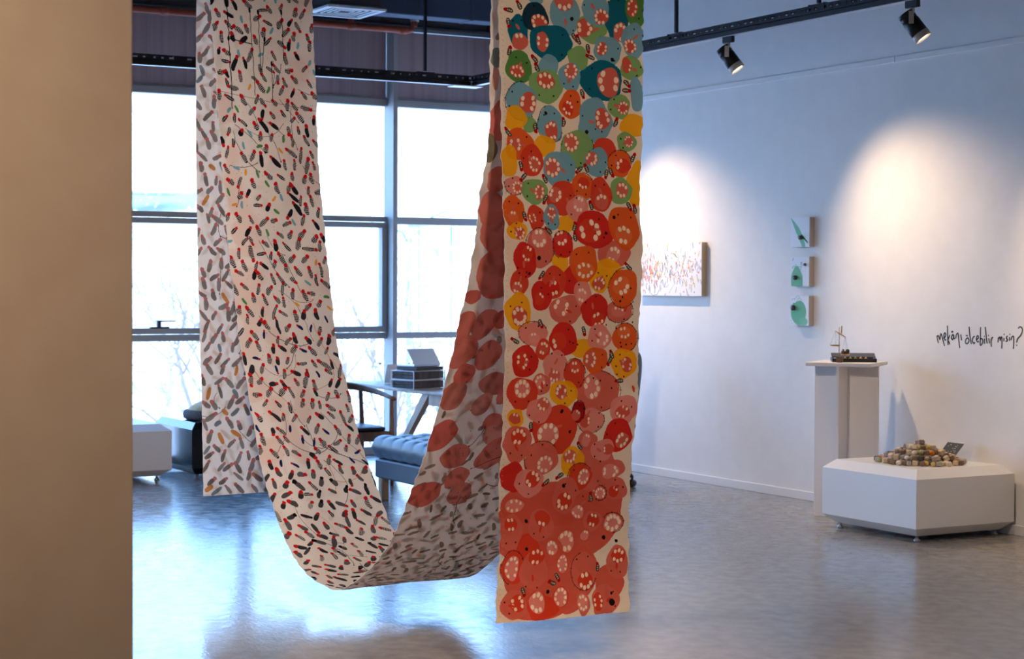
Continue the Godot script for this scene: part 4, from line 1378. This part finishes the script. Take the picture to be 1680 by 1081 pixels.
func tufted(size: Vector3) -> SurfaceTool:
	# top surface of pillows between buttons, rounded edges, flat underside
	var st := sb()
	var nx := 36
	var nz := 64
	var grid := []
	for j in nz + 1:
		var line := []
		for i in nx + 1:
			var u := float(i) / nx
			var v := float(j) / nz
			var x := (u - 0.5) * size.x
			var z := (v - 0.5) * size.z
			var ed := minf(minf(u, 1 - u) * size.x, minf(v, 1 - v) * size.z)
			var roll := clampf(ed / 0.06, 0, 1)
			var y := size.y * 0.5 * sqrt(1.0 - (1.0 - roll) * (1.0 - roll))
			var cu := absf(sin(u * PI * 4.0))
			var cv := absf(sin(v * PI * 8.0))
			y -= 0.022 * (1.0 - pow(cu, 0.5)) * roll + 0.018 * (1.0 - pow(cv, 0.5)) * roll
			var bulge := 1.0 + 0.05 * (1.0 - roll) * cv * 0.2
			line.append(Vector3(x * bulge, y, z))
		grid.append(line)
	for j in nz:
		for i in nx:
			for top in [1.0, -1.0]:
				var q := []
				for p in [grid[j][i], grid[j][i + 1], grid[j + 1][i + 1], grid[j + 1][i]]:
					q.append(Vector3(p.x, p.y if top > 0 else -absf(p.y) * 0.9, p.z))
				quad(st, q[0], q[1], q[2], q[3], Vector3((q[0].x + q[2].x) / 2, -top * 1.0, (q[0].z + q[2].z) / 2))
	return st

func build_furniture():
	# bench: blue leather tufted cushion on an upholstered base
	var b := thing("tufted_bench", "blue grey leather bench with tufted cushion and pale wooden legs", "bench", Vector3(6.04, 0, -11.52))
	part("base", Vector3(-0.31, 0.165, -0.66), Vector3(0.31, 0.305, 0.66), mats["blue leather"], b, 0.012)
	var cs := tufted(Vector3(0.66, 0.19, 1.36))
	var co := obj("cushion", cs, mats["blue leather"], b, true)
	co.position.y = 0.385
	for sx in [-1.0, 1.0]:
		for sz in [-1.0, 1.0]:
			part("leg", Vector3(sx * 0.265 - 0.03, 0, sz * 0.60 - 0.03), Vector3(sx * 0.265 + 0.03, 0.166, sz * 0.60 + 0.03), mats["ash leg"], b, 0.004)
	# armchair
	var a := thing("armchair", "wooden armchair with curved back rail and black seat", "chair", Vector3(5.98, 0, -13.2))
	var wd: Material = mats["walnut"]
	var rail := []
	var rr := []
	for i in 21:
		var t := PI * i / 20.0
		rail.append(Vector3(-cos(t) * 0.275, 0.70 + 0.075 * sin(t), 0.16 - sin(t) * 0.44))
		rr.append(0.02 + 0.018 * sin(t))
	rail.push_front(Vector3(-0.275, 0.685, 0.27))
	rail.append(Vector3(0.275, 0.685, 0.27))
	rr.push_front(0.019)
	rr.append(0.019)
	var rs := sb()
	tube(rs, rail, rr, 10, 0.8)
	obj("arm_rail", rs, wd, a)
	for sx in [-1.0, 1.0]:
		var fl := sb()
		tube(fl, [Vector3(sx * 0.262, 0, 0.25), Vector3(sx * 0.262, 0.40, 0.245), Vector3(sx * 0.268, 0.685, 0.225)], [0.014, 0.021, 0.016], 10)
		obj("leg", fl, wd, a)
		var blg := sb()
		tube(blg, [Vector3(sx * 0.22, 0, -0.24), Vector3(sx * 0.21, 0.42, -0.20), Vector3(sx * 0.20, 0.74, -0.21)], [0.014, 0.021, 0.016], 10)
		obj("leg", blg, wd, a)
		part("side_apron", Vector3(sx * 0.235 - 0.012, 0.36, -0.19), Vector3(sx * 0.235 + 0.012, 0.43, 0.235), wd, a, 0.004)
	part("front_apron", Vector3(-0.245, 0.355, 0.225), Vector3(0.245, 0.43, 0.25), wd, a, 0.004)
	part("back_apron", Vector3(-0.20, 0.36, -0.21), Vector3(0.20, 0.43, -0.19), wd, a, 0.004)
	var se := cushion_mesh(Vector3(0.48, 0.05, 0.46), 1, 1)
	var so := obj("seat", se, mats["black leather"], a, true)
	so.position = Vector3(0, 0.448, 0.02)
	# desk
	var d := thing("desk", "pale wooden desk with slanting legs in front of the windows", "desk", Vector3(6.98, 0, -13.5))
	part("top", Vector3(-0.44, 0.712, -1.06), Vector3(0.42, 0.738, 1.55), mats["pale oak"], d, 0.006)
	for q in [[0.44, -0.22], [1.02, 1.40]]:
		for sx in [-1.0, 1.0]:
			var lg := mb()
			var p0 := Vector3(sx * 0.40, 0, q[1])
			var p1 := Vector3(sx * 0.36, 0.711, q[0])
			loft(lg, [[p0 + Vector3(-0.02, 0, -0.022), p0 + Vector3(0.02, 0, -0.022), p0 + Vector3(0.02, 0, 0.022), p0 + Vector3(-0.02, 0, 0.022)], [p1 + Vector3(-0.026, 0, -0.06), p1 + Vector3(0.026, 0, -0.06), p1 + Vector3(0.026, 0, 0.06), p1 + Vector3(-0.026, 0, 0.06)]])
			obj("leg", lg, mats["pale oak"], d)
	part("apron", Vector3(-0.385, 0.62, 0.49), Vector3(-0.36, 0.711, 0.97), mats["pale oak"], d, 0.003)
	part("apron", Vector3(0.36, 0.62, 0.49), Vector3(0.385, 0.711, 0.97), mats["pale oak"], d, 0.003)
	# letter trays
	var y := 0.7385
	var tr := thing("letter_tray", "two-tier dark letter tray with pale edges on the desk", "tray", Vector3(6.68, y, -13.365), 0.3)
	for k in 2:
		var y0 := 0.076 * k
		var fr := mb()
		box(fr, Vector3(0, y0 + 0.003, 0), Vector3(0.36, 0.005, 0.27))
		box(fr, Vector3(0, y0 + 0.072, 0), Vector3(0.36, 0.005, 0.27))
		for s in [-1.0, 1.0]:
			box(fr, Vector3(-0.177, y0 + 0.0375, s * 0.132), Vector3(0.006, 0.066, 0.006))
			box(fr, Vector3(0.177, y0 + 0.0375, s * 0.132), Vector3(0.006, 0.066, 0.006))
		obj("tier_frame", fr, mats["silver"], tr)
		part("drawer", Vector3(-0.166, y0 + 0.008, -0.125), Vector3(0.172, y0 + 0.066, 0.125), mats["slate grain"], tr, 0.004)
		for s in 2:
			part("drawer_front", Vector3(-0.172, y0 + 0.008 + 0.03 * s, -0.124), Vector3(-0.166, y0 + 0.036 + 0.03 * s, 0.124), mats["slate grain"], tr, 0.002)
	var bk := mb()
	box(bk, Vector3(6.70, y + 0.1525 + 0.0135, -13.37), Vector3(0.30, 0.026, 0.24), 0.002, Basis(Vector3.UP, 0.28))
	tag(obj("flat_box", bk, mats["dark grey plastic"]), "flat dark box lying on the letter tray", "box")
	# laptop
	var lp := thing("laptop", "silver laptop standing open on the flat box", "laptop", Vector3(6.71, y + 0.1805, -13.38), 0.3)
	part("keyboard_base", Vector3(-0.15, 0, -0.13), Vector3(0.15, 0.012, 0.075), mats["silver"], lp, 0.003)
	var ld := mb()
	box(ld, Vector3(0, 0.078, 0.038), Vector3(0.30, 0.16, 0.006), 0.002, Basis(Vector3.RIGHT, -0.6))
	obj("screen_lid", ld, mats["silver"], lp)
	# tent card, bottle, pens
	var tc := mb()
	for s in [-1.0, 1.0]:
		box(tc, Vector3(6.80, y + 0.086, -14.05 + s * 0.03), Vector3(0.15, 0.17, 0.003), 0.0, Basis(Vector3.RIGHT, -s * 0.33))
	tag(obj("tent_card", tc, mats["paper"]), "white folded tent card standing beside the letter tray", "card")
	var bt := thing("water_bottle", "clear plastic bottle standing at the desk's far end", "bottle", Vector3(6.815, y, -14.385))
	var bs := sb()
	lathe(bs, Vector3.ZERO, [Vector2(0, 0.001), Vector2(0.03, 0.001), Vector2(0.033, 0.008), Vector2(0.033, 0.11), Vector2(0.014, 0.135), Vector2(0.014, 0.15), Vector2(0, 0.151)], 18)
	obj("body", bs, mats["clear plastic"], bt)
	var bc := sb()
	lathe(bc, Vector3(0, 0.1515, 0), [Vector2(0, 0), Vector2(0.016, 0), Vector2(0.016, 0.018), Vector2(0, 0.018)], 14)
	obj("cap", bc, mats["plate white"], bt)
	var pc := thing("pen_pot", "dark pen pot behind the letter tray", "pot", Vector3(6.90, y, -13.98))
	var pp := sb()
	lathe(pp, Vector3.ZERO, [Vector2(0, 0.0), Vector2(0.035, 0.0), Vector2(0.038, 0.1), Vector2(0.034, 0.1), Vector2(0.032, 0.01), Vector2(0, 0.01)], 16)
	obj("pot", pp, mats["dark grey plastic"], pc)
	for k in 3:
		var pn := sb()
		tube(pn, [Vector3(0.01 * (k - 1), 0.011, 0.008 * k), Vector3(0.03 * (k - 1), 0.16 + 0.02 * k, 0.02 * k - 0.02)], [0.005], 6)
		obj("pen", pn, mats["ink black"], pc)
	# white shell chair behind the desk
	var sh := thing("shell_chair", "white plastic shell chair behind the desk", "chair", Vector3(7.62, 0, -14.35), -1.9)
	var shell := sb()
	var loops := []
	for j in 15:
		var t := j / 14.0
		var line := []
		for i in 15:
			var u := i / 14.0 * 2.0 - 1.0
			var yy := 0.44 if t < 0.5 else 0.44 + (t - 0.5) * 0.72
			var zz := 0.22 - t * 0.84 if t < 0.5 else -0.20 - (t - 0.5) * 0.18
			if t < 0.5:
				yy += 0.05 * u * u + 0.03 * pow(absf(t - 0.25) * 4.0, 2.0) * (1.0 if t > 0.25 else -0.3)
			else:
				zz += 0.09 * u * u
			line.append(Vector3(u * (0.23 - 0.03 * t), yy, zz))
		loops.append(line)
	for j in 14:
		for i in 14:
			quad(shell, loops[j][i], loops[j][i + 1], loops[j + 1][i + 1], loops[j + 1][i], Vector3(0, 1.2, 0.4) if false else Vector3(0, 0.2, -0.6))
			var dn := Vector3(0, -0.008, -0.008)
			quad(shell, loops[j][i] + dn, loops[j][i + 1] + dn, loops[j + 1][i + 1] + dn, loops[j + 1][i] + dn, Vector3(0, 1.2, 0.6))
	obj("shell", shell, mats["plate white"], sh)
	for sx in [-1.0, 1.0]:
		for sz in [-1.0, 1.0]:
			var lg := sb()
			tube(lg, [Vector3(sx * 0.22, 0, sz * 0.2), Vector3(sx * 0.12, 0.435, sz * 0.1)], [0.01, 0.013], 8)
			obj("leg", lg, mats["ash leg"], sh)
	# low white frame table under the desk's far side, with papers
	var ft := thing("frame_table", "low white square-legged table behind the desk", "table", Vector3(7.75, 0, -13.55))
	part("top", Vector3(-0.28, 0.44, -0.42), Vector3(0.28, 0.47, 0.42), mats["plate white"], ft, 0.004)
	for sx in [-1.0, 1.0]:
		for sz in [-1.0, 1.0]:
			part("leg", Vector3(sx * 0.255 - 0.025, 0, sz * 0.39 - 0.03), Vector3(sx * 0.255 + 0.025, 0.44, sz * 0.39 + 0.03), mats["plate white"], ft, 0.003)
	for k in 3:
		var pb := mb()
		box(pb, Vector3(7.74, 0.4715 + 0.012 * k + 0.006, -13.45 + 0.03 * k), Vector3(0.3, 0.0115, 0.42), 0.001, Basis(Vector3.UP, 0.15 * k))
		tag(obj("magazine", pb, mats[["oak dark", "paper", "pale oak"][k]] if mats.has("oak dark") or k > 0 else mats["dark grey plastic"]), ["dark magazine, lowest in the pile on the low white table", "white magazine, middle of the pile on the low white table", "tan magazine, topmost of the pile on the low white table"][k], "magazine", "magazines on the low white table")
	# office chair mostly behind the front fall
	var oc := thing("office_chair", "black office chair on casters peeping out behind the front fall", "chair", Vector3(7.72, 0, -12.22), 0.5)
	var bm: Material = mats["black leather"]
	for k in 5:
		var an := TAU * k / 5.0 + 0.26
		var dr := Vector3(cos(an), 0, sin(an))
		var sp := sb()
		tube(sp, [Vector3(0, 0.13, 0), dr * 0.16 + Vector3(0, 0.12, 0), dr * 0.29 + Vector3(0, 0.085, 0)], [0.026, 0.022, 0.017], 8)
		var spo := obj("spoke", sp, mats["dark grey plastic"], oc)
		var cw := sb()
		var ax := dr.cross(Vector3.UP)
		tube(cw, [dr * 0.29 + Vector3(0, 0.03, 0) - ax * 0.024, dr * 0.29 + Vector3(0, 0.03, 0) + ax * 0.024], [0.03], 14)
		tube(cw, [dr * 0.29 + Vector3(0, 0.05, 0), dr * 0.29 + Vector3(0, 0.09, 0)], [0.012], 8)
		obj("caster", cw, mats["black leather"], spo)
	var col := sb()
	tube(col, [Vector3(0, 0.1, 0), Vector3(0, 0.43, 0)], [0.028], 10)
	obj("column", col, mats["dark grey plastic"], oc)
	var os := cushion_mesh(Vector3(0.48, 0.09, 0.48), 1, 1)
	obj("seat", os, bm, oc, true).position.y = 0.47
	var ob := cushion_mesh(Vector3(0.44, 0.56, 0.07), 1, 1)
	var obk := obj("backrest", ob, bm, oc, true)
	obk.position = Vector3(0, 0.80, 0.23)
	obk.rotation.x = 0.12
	var st := sb()
	tube(st, [Vector3(0, 0.42, 0.1), Vector3(0, 0.42, 0.27), Vector3(0, 0.8, 0.28)], [0.022], 8)
	obj("back_stem", st, mats["dark grey plastic"], oc)

# ================================================================ heap of stones
func build_heap():
	rng.seed = 77
	var kinds := [
		["beige stone cube in the heap", rgb8(214, 190, 158), 0], ["pale grey stone cube in the heap", rgb8(172, 164, 156), 0], ["dark grey stone cube in the heap", rgb8(84, 78, 76), 0],
		["brown stone cube in the heap", rgb8(128, 104, 84), 0], ["rounded cream stone in the heap", rgb8(222, 206, 182), 1], ["rounded taupe stone in the heap", rgb8(166, 146, 128), 1],
		["yellow rounded stone in the heap", rgb8(206, 178, 96), 2], ["olive green rounded stone in the heap", rgb8(150, 150, 98), 2], ["slate blue rounded stone in the heap", rgb8(92, 104, 136), 2], ["orange rounded stone in the heap", rgb8(222, 128, 40), 2]]
	var weights := [0.24, 0.42, 0.50, 0.60, 0.72, 0.81, 0.86, 0.90, 0.955, 1.0]
	var made := {}
	var shapes := []
	for s in 3:
		var st := mb()
		if s == 0:
			box(st, Vector3.ZERO, Vector3(0.031, 0.029, 0.030), 0.004)
		elif s == 1:
			box(st, Vector3.ZERO, Vector3(0.034, 0.029, 0.032), 0.0095)
		else:
			st = sb()
			lathe(st, Vector3.ZERO, [Vector2(0, -0.0155), Vector2(0.011, -0.0125), Vector2(0.0165, -0.003), Vector2(0.0155, 0.006), Vector2(0.009, 0.0135), Vector2(0, 0.0155)], 9)
		st.generate_normals()
		shapes.append(st.commit())
	var base := 0.452
	var ctr := Vector2(8.10, -8.93)
	var spots := []
	for layer in 5:
		var here := []
		var rmax: float = [0.265, 0.205, 0.145, 0.085, 0.03][layer]
		var rmin: float = [0.13, 0.08, 0.03, 0.0, 0.0][layer]
		for k in 1400:
			var a := rng.randf() * TAU
			var rad := rng.randf_range(rmin, rmax)
			var p := ctr + Vector2(cos(a) * rad * 1.0, sin(a) * rad * 1.12)
			var ok := true
			for q in here:
				if p.distance_to(q) < 0.0355:
					ok = false
					break
			if ok:
				here.append(p)
				spots.append(Vector3(p.x, base + 0.0165 + layer * 0.0285, p.y))
	for sp in spots:
		var w := rng.randf()
		var k := 0
		while weights[k] < w:
			k += 1
		if k == 9 and spots.find(sp) % 2:
			k = 0
		var key := "heap stone %d" % k
		var o := MeshInstance3D.new()
		o.name = numbered("heap_stone")
		o.mesh = shapes[kinds[k][2]]
		o.material_override = null
		o.set_surface_override_material(0, mat(key, kinds[k][1], 0.75))
		add_child(o)
		o.position = sp
		o.basis = Basis(Vector3.UP, rng.randf() * TAU) * Basis(Vector3.RIGHT, rng.randf_range(-0.12, 0.12) if sp.y < base + 0.02 else rng.randf_range(-0.5, 0.5))
		o.scale = Vector3.ONE * rng.randf_range(0.95, 1.12)
		var lv := int(round((sp.y - base - 0.0165) / 0.0285))
		var off := Vector2(sp.x, sp.z) - ctr
		var aside: String = ("toward the wall" if off.x > 0 else "away from the wall") if absf(off.x) > absf(off.y) else ("toward the tall pedestal" if off.y < 0 else "away from the tall pedestal")
		var near: String = " outer" if off.length() > [0.2, 0.15, 0.09, 0.05, 0.02][lv] else " inner"
		tag(o, "%s, %s, %s%s side" % [kinds[k][0], ["bottom layer", "second layer", "third layer", "fourth layer", "very top"][lv], aside, near], "stone", "stones heaped on the white plinth")
	# small dark card behind the heap
	var cd := thing("info_card", "small black card with white specks leaning behind the stones", "card", Vector3(8.32, base, -8.95), 0.0)
	var cb := mb()
	var tilt := Basis(Vector3.BACK, -0.8)
	box(cb, tilt * Vector3(0, 0.08, 0), Vector3(0.004, 0.16, 0.15), 0.0, tilt)
	obj("board", cb, mat("card navy", rgb8(24, 34, 40), 0.4), cd)
	var ce := mb()
	box(ce, tilt * Vector3(0, 0.1605, 0), Vector3(0.005, 0.003, 0.15), 0.0, tilt)
	obj("pale_edge", ce, mats["paper"], cd)
	rng.seed = 5
	var dots := mb()
	for i in 14:
		box(dots, tilt * Vector3(-0.0024, rng.randf_range(0.07, 0.14), rng.randf_range(-0.05, 0.05)), Vector3(0.001, 0.004, 0.004), 0.0, tilt)
	obj("print", dots, mats["paper"], cd)

# ================================================================ outside the windows
func branch(st: SurfaceTool, p: Vector3, d: Vector3, length: float, r: float, depth: int):
	var q := p + d * length
	tube(st, [p, p.lerp(q, 0.5) + Vector3(rng.randf_range(-1, 1), 0, rng.randf_range(-1, 1)) * length * 0.05, q], [r, r * 0.85, r * 0.68], 5)
	if depth == 0:
		return
	var n := 3 if depth > 1 else 2
	for i in n:
		var side := Vector3(rng.randf_range(-1, 1), rng.randf_range(-0.15, 0.5), rng.randf_range(-1, 1)).normalized()
		branch(st, p.lerp(q, rng.randf_range(0.6, 1.0)), (d * 0.9 + side * 0.75).normalized(), length * rng.randf_range(0.58, 0.8), r * 0.58, depth - 1)

func make_tree(label: String, at: Vector3, height: float, seed_: int, leafy: Color):
	rng.seed = seed_
	var t := thing("bare_tree", label, "tree", at, 0.0, "trees outside the windows")
	var st := mb()
	branch(st, Vector3.ZERO, Vector3(0.03, 1, 0.02).normalized(), height * 0.36, height * 0.011, 4)
	obj("trunk", st, mat("tree bark", rgb8(132, 120, 116), 0.9), t)
	var lv := mb()
	for i in 420:
		var a := rng.randf() * TAU
		var r := sqrt(rng.randf()) * height * 0.30
		var p := Vector3(cos(a) * r, height * rng.randf_range(0.42, 0.95), sin(a) * r)
		box(lv, p, Vector3(0.10, 0.07, 0.02) * height * 0.10, 0.0, Basis(Vector3(rng.randf(), rng.randf(), rng.randf() + 0.1).normalized(), rng.randf() * TAU))
	var o := obj("leaves", lv, mat("tree leaves %s" % leafy.to_html(), leafy, 0.9), t)
	o.set_meta("kind", "stuff")

func along(px: Vector3, dist: float, y: float) -> Vector3:
	var p := px.normalized() * dist
	return Vector3(p.x, y, p.z)

func build_outside():
	var g0 := -4.0
	var ground := struct_box("ground", Vector3(-200, g0 - 1, -420), Vector3(330, g0, -16.5), mat("pale paving", rgb8(206, 204, 200), 0.9), "pale sunlit paving outside the windows")
	ground.set_meta("kind", "structure")
	# hillside
	var hs := mb()
	var prev := []
	rng.seed = 3
	for i in 15:
		var f := i / 14.0
		var line := []
		for k in 21:
			line.append(Vector3(-160 + k * 24.0, g0 + 46.0 * pow(f, 1.25) * (0.85 + 0.3 * sin(k * 0.55)) - 0.2, -130 - f * 260.0))
		if i > 0:
			for k in 20:
				quad(hs, prev[k], prev[k + 1], line[k + 1], line[k], Vector3(0, -400, -250))
		prev = line
	var hill := obj("hill", hs, mat("hill", rgb8(186, 190, 170), 0.95))
	tag(hill, "pale hillside beyond the paving", "", "", "structure")
	# grass verges
	for v in [[Vector3(4, g0, -62), Vector3(24, g0 + 0.12, -46)], [Vector3(28, g0, -98), Vector3(70, g0 + 0.15, -88)]]:
		var o := struct_box("lawn", v[0], v[1], mat("lawn", rgb8(136, 170, 110), 0.95))
		o.set_meta("label", "strip of green lawn outside the windows")
	# lamp post
	var lp := thing("street_lamp", "grey street lamp with forked arms outside the window", "street lamp", along(Vector3(0.442, 0, -0.896), 62.0, g0))
	var st := sb()
	tube(st, [Vector3.ZERO, Vector3(0, 7.2, 0)], [0.11, 0.075], 10)
	obj("post", st, mat("lamp post", rgb8(122, 132, 148), 0.5, 0.3), lp)
	for s in [-1.0, 1.0]:
		var ar := sb()
		tube(ar, [Vector3(0, 6.9, 0), Vector3(s * 0.25, 7.35, 0), Vector3(s * 0.9, 7.9 if s > 0 else 7.5, 0)], [0.06, 0.05, 0.04], 8)
		obj("arm", ar, mats["lamp post"], lp)
		var hd := mb()
		box(hd, Vector3(s * 1.15, 8.0 if s > 0 else 7.52, 0), Vector3(0.6, 0.08, 0.25), 0.02, Basis(Vector3.BACK, 0.35 if s > 0 else 0.0))
		obj("lamp_head", hd, mats["lamp post"], lp)
	# shelter with a slanting roof
	var sl := thing("shelter", "shelter with a slanting grey roof far outside the window", "shelter", along(Vector3(0.455, 0, -0.89), 150.0, 2.2))
	var rf := mb()
	box(rf, Vector3(0, 4.4, 0), Vector3(3.6, 0.35, 3.0), 0.0, Basis(Vector3.BACK, 0.12))
	obj("roof_slab", rf, mat("roof grey", rgb8(120, 132, 152), 0.7), sl)
	for s in [-1.0, 1.0]:
		part("post", Vector3(s * 1.5 - 0.08, -6, -0.08), Vector3(s * 1.5 + 0.08, 4.3, 0.08), mats["roof grey"], sl)
	# fence posts along the paving
	for i in 14:
		var px := 12.0 + i * 3.4
		var fp := mb()
		span(fp, Vector3(px - 0.07, g0, -60.1), Vector3(px + 0.07, g0 + 1.6, -59.95))
		span(fp, Vector3(px + 0.08, g0 + 1.2, -60.05), Vector3(px + 3.32, g0 + 1.28, -60.0))
		tag(obj("fence_section", fp, mats["plate white"]), "white fence section along the paving, %s from the lawn" % ["first", "second", "third", "fourth", "fifth", "sixth", "seventh", "eighth", "ninth", "tenth", "eleventh", "twelfth", "thirteenth", "fourteenth"][i], "fence", "white fence outside the windows")
	# apartment blocks on the slope
	rng.seed = 19
	for i in 7:
		var x := 40.0 + i * 26.0
		var z := -205.0 - (i % 3) * 40.0
		var gy := 6.0 + (i % 3) * 9.0
		var bw := rng.randf_range(14, 20)
		var bh := rng.randf_range(10, 15)
		var b := thing("apartment_block", ["pale apartment block on the slope behind the lamp post", "cream apartment block on the slope", "white apartment block on the slope"][i % 3], "building", Vector3(x, gy, z), 0.0, "apartment blocks on the slope")
		part("walls", Vector3(-bw / 2, -8, -6), Vector3(bw / 2, bh, 6), mat("block %d" % (i % 3), [rgb8(222, 216, 208), rgb8(228, 218, 198), rgb8(232, 232, 230)][i % 3], 0.9), b)
		part("roof", Vector3(-bw / 2 - 0.5, bh, -6.5), Vector3(bw / 2 + 0.5, bh + 0.6, 6.5), mat("pale roof", rgb8(214, 206, 200), 0.8), b)
		for r in 3:
			for c in 5:
				var wx := -bw / 2 + bw * (c + 0.5) / 5.0
				part("window", Vector3(wx - 0.8, 1.2 + r * 3.2, 6.0), Vector3(wx + 0.8, 2.8 + r * 3.2, 6.06), mat("far window", rgb8(186, 196, 212), 0.3), b)
	# trees
	var twig := rgb8(170, 164, 130)
	var rust := rgb8(190, 150, 124)
	var grey := rgb8(150, 158, 150)
	make_tree("bare tree close outside behind the wooden armchair", along(Vector3(0.417, 0, -0.905), 27.0, g0), 6.6, 61, twig)
	make_tree("rusty leafed tree beside the street lamp", along(Vector3(0.436, 0, -0.90), 50.0, g0), 8.0, 62, rust)
	make_tree("bare tree outside the window with the lever handle", along(Vector3(0.335, 0, -0.942), 40.0, g0), 8.5, 63, grey)
	make_tree("slim bare tree behind the rear fall of the cloth", along(Vector3(0.352, 0, -0.936), 30.0, g0), 6.4, 64, grey)
	make_tree("grey green tree between the cloth and the first mullion", along(Vector3(0.410, 0, -0.912), 64.0, g0), 8.2, 65, grey)
	make_tree("leafy tree outside to the side of the street lamp", along(Vector3(0.462, 0, -0.887), 56.0, g0), 6.8, 66, twig)
	make_tree("distant tree on the lawn outside", along(Vector3(0.322, 0, -0.947), 74.0, g0), 8.0, 67, grey)
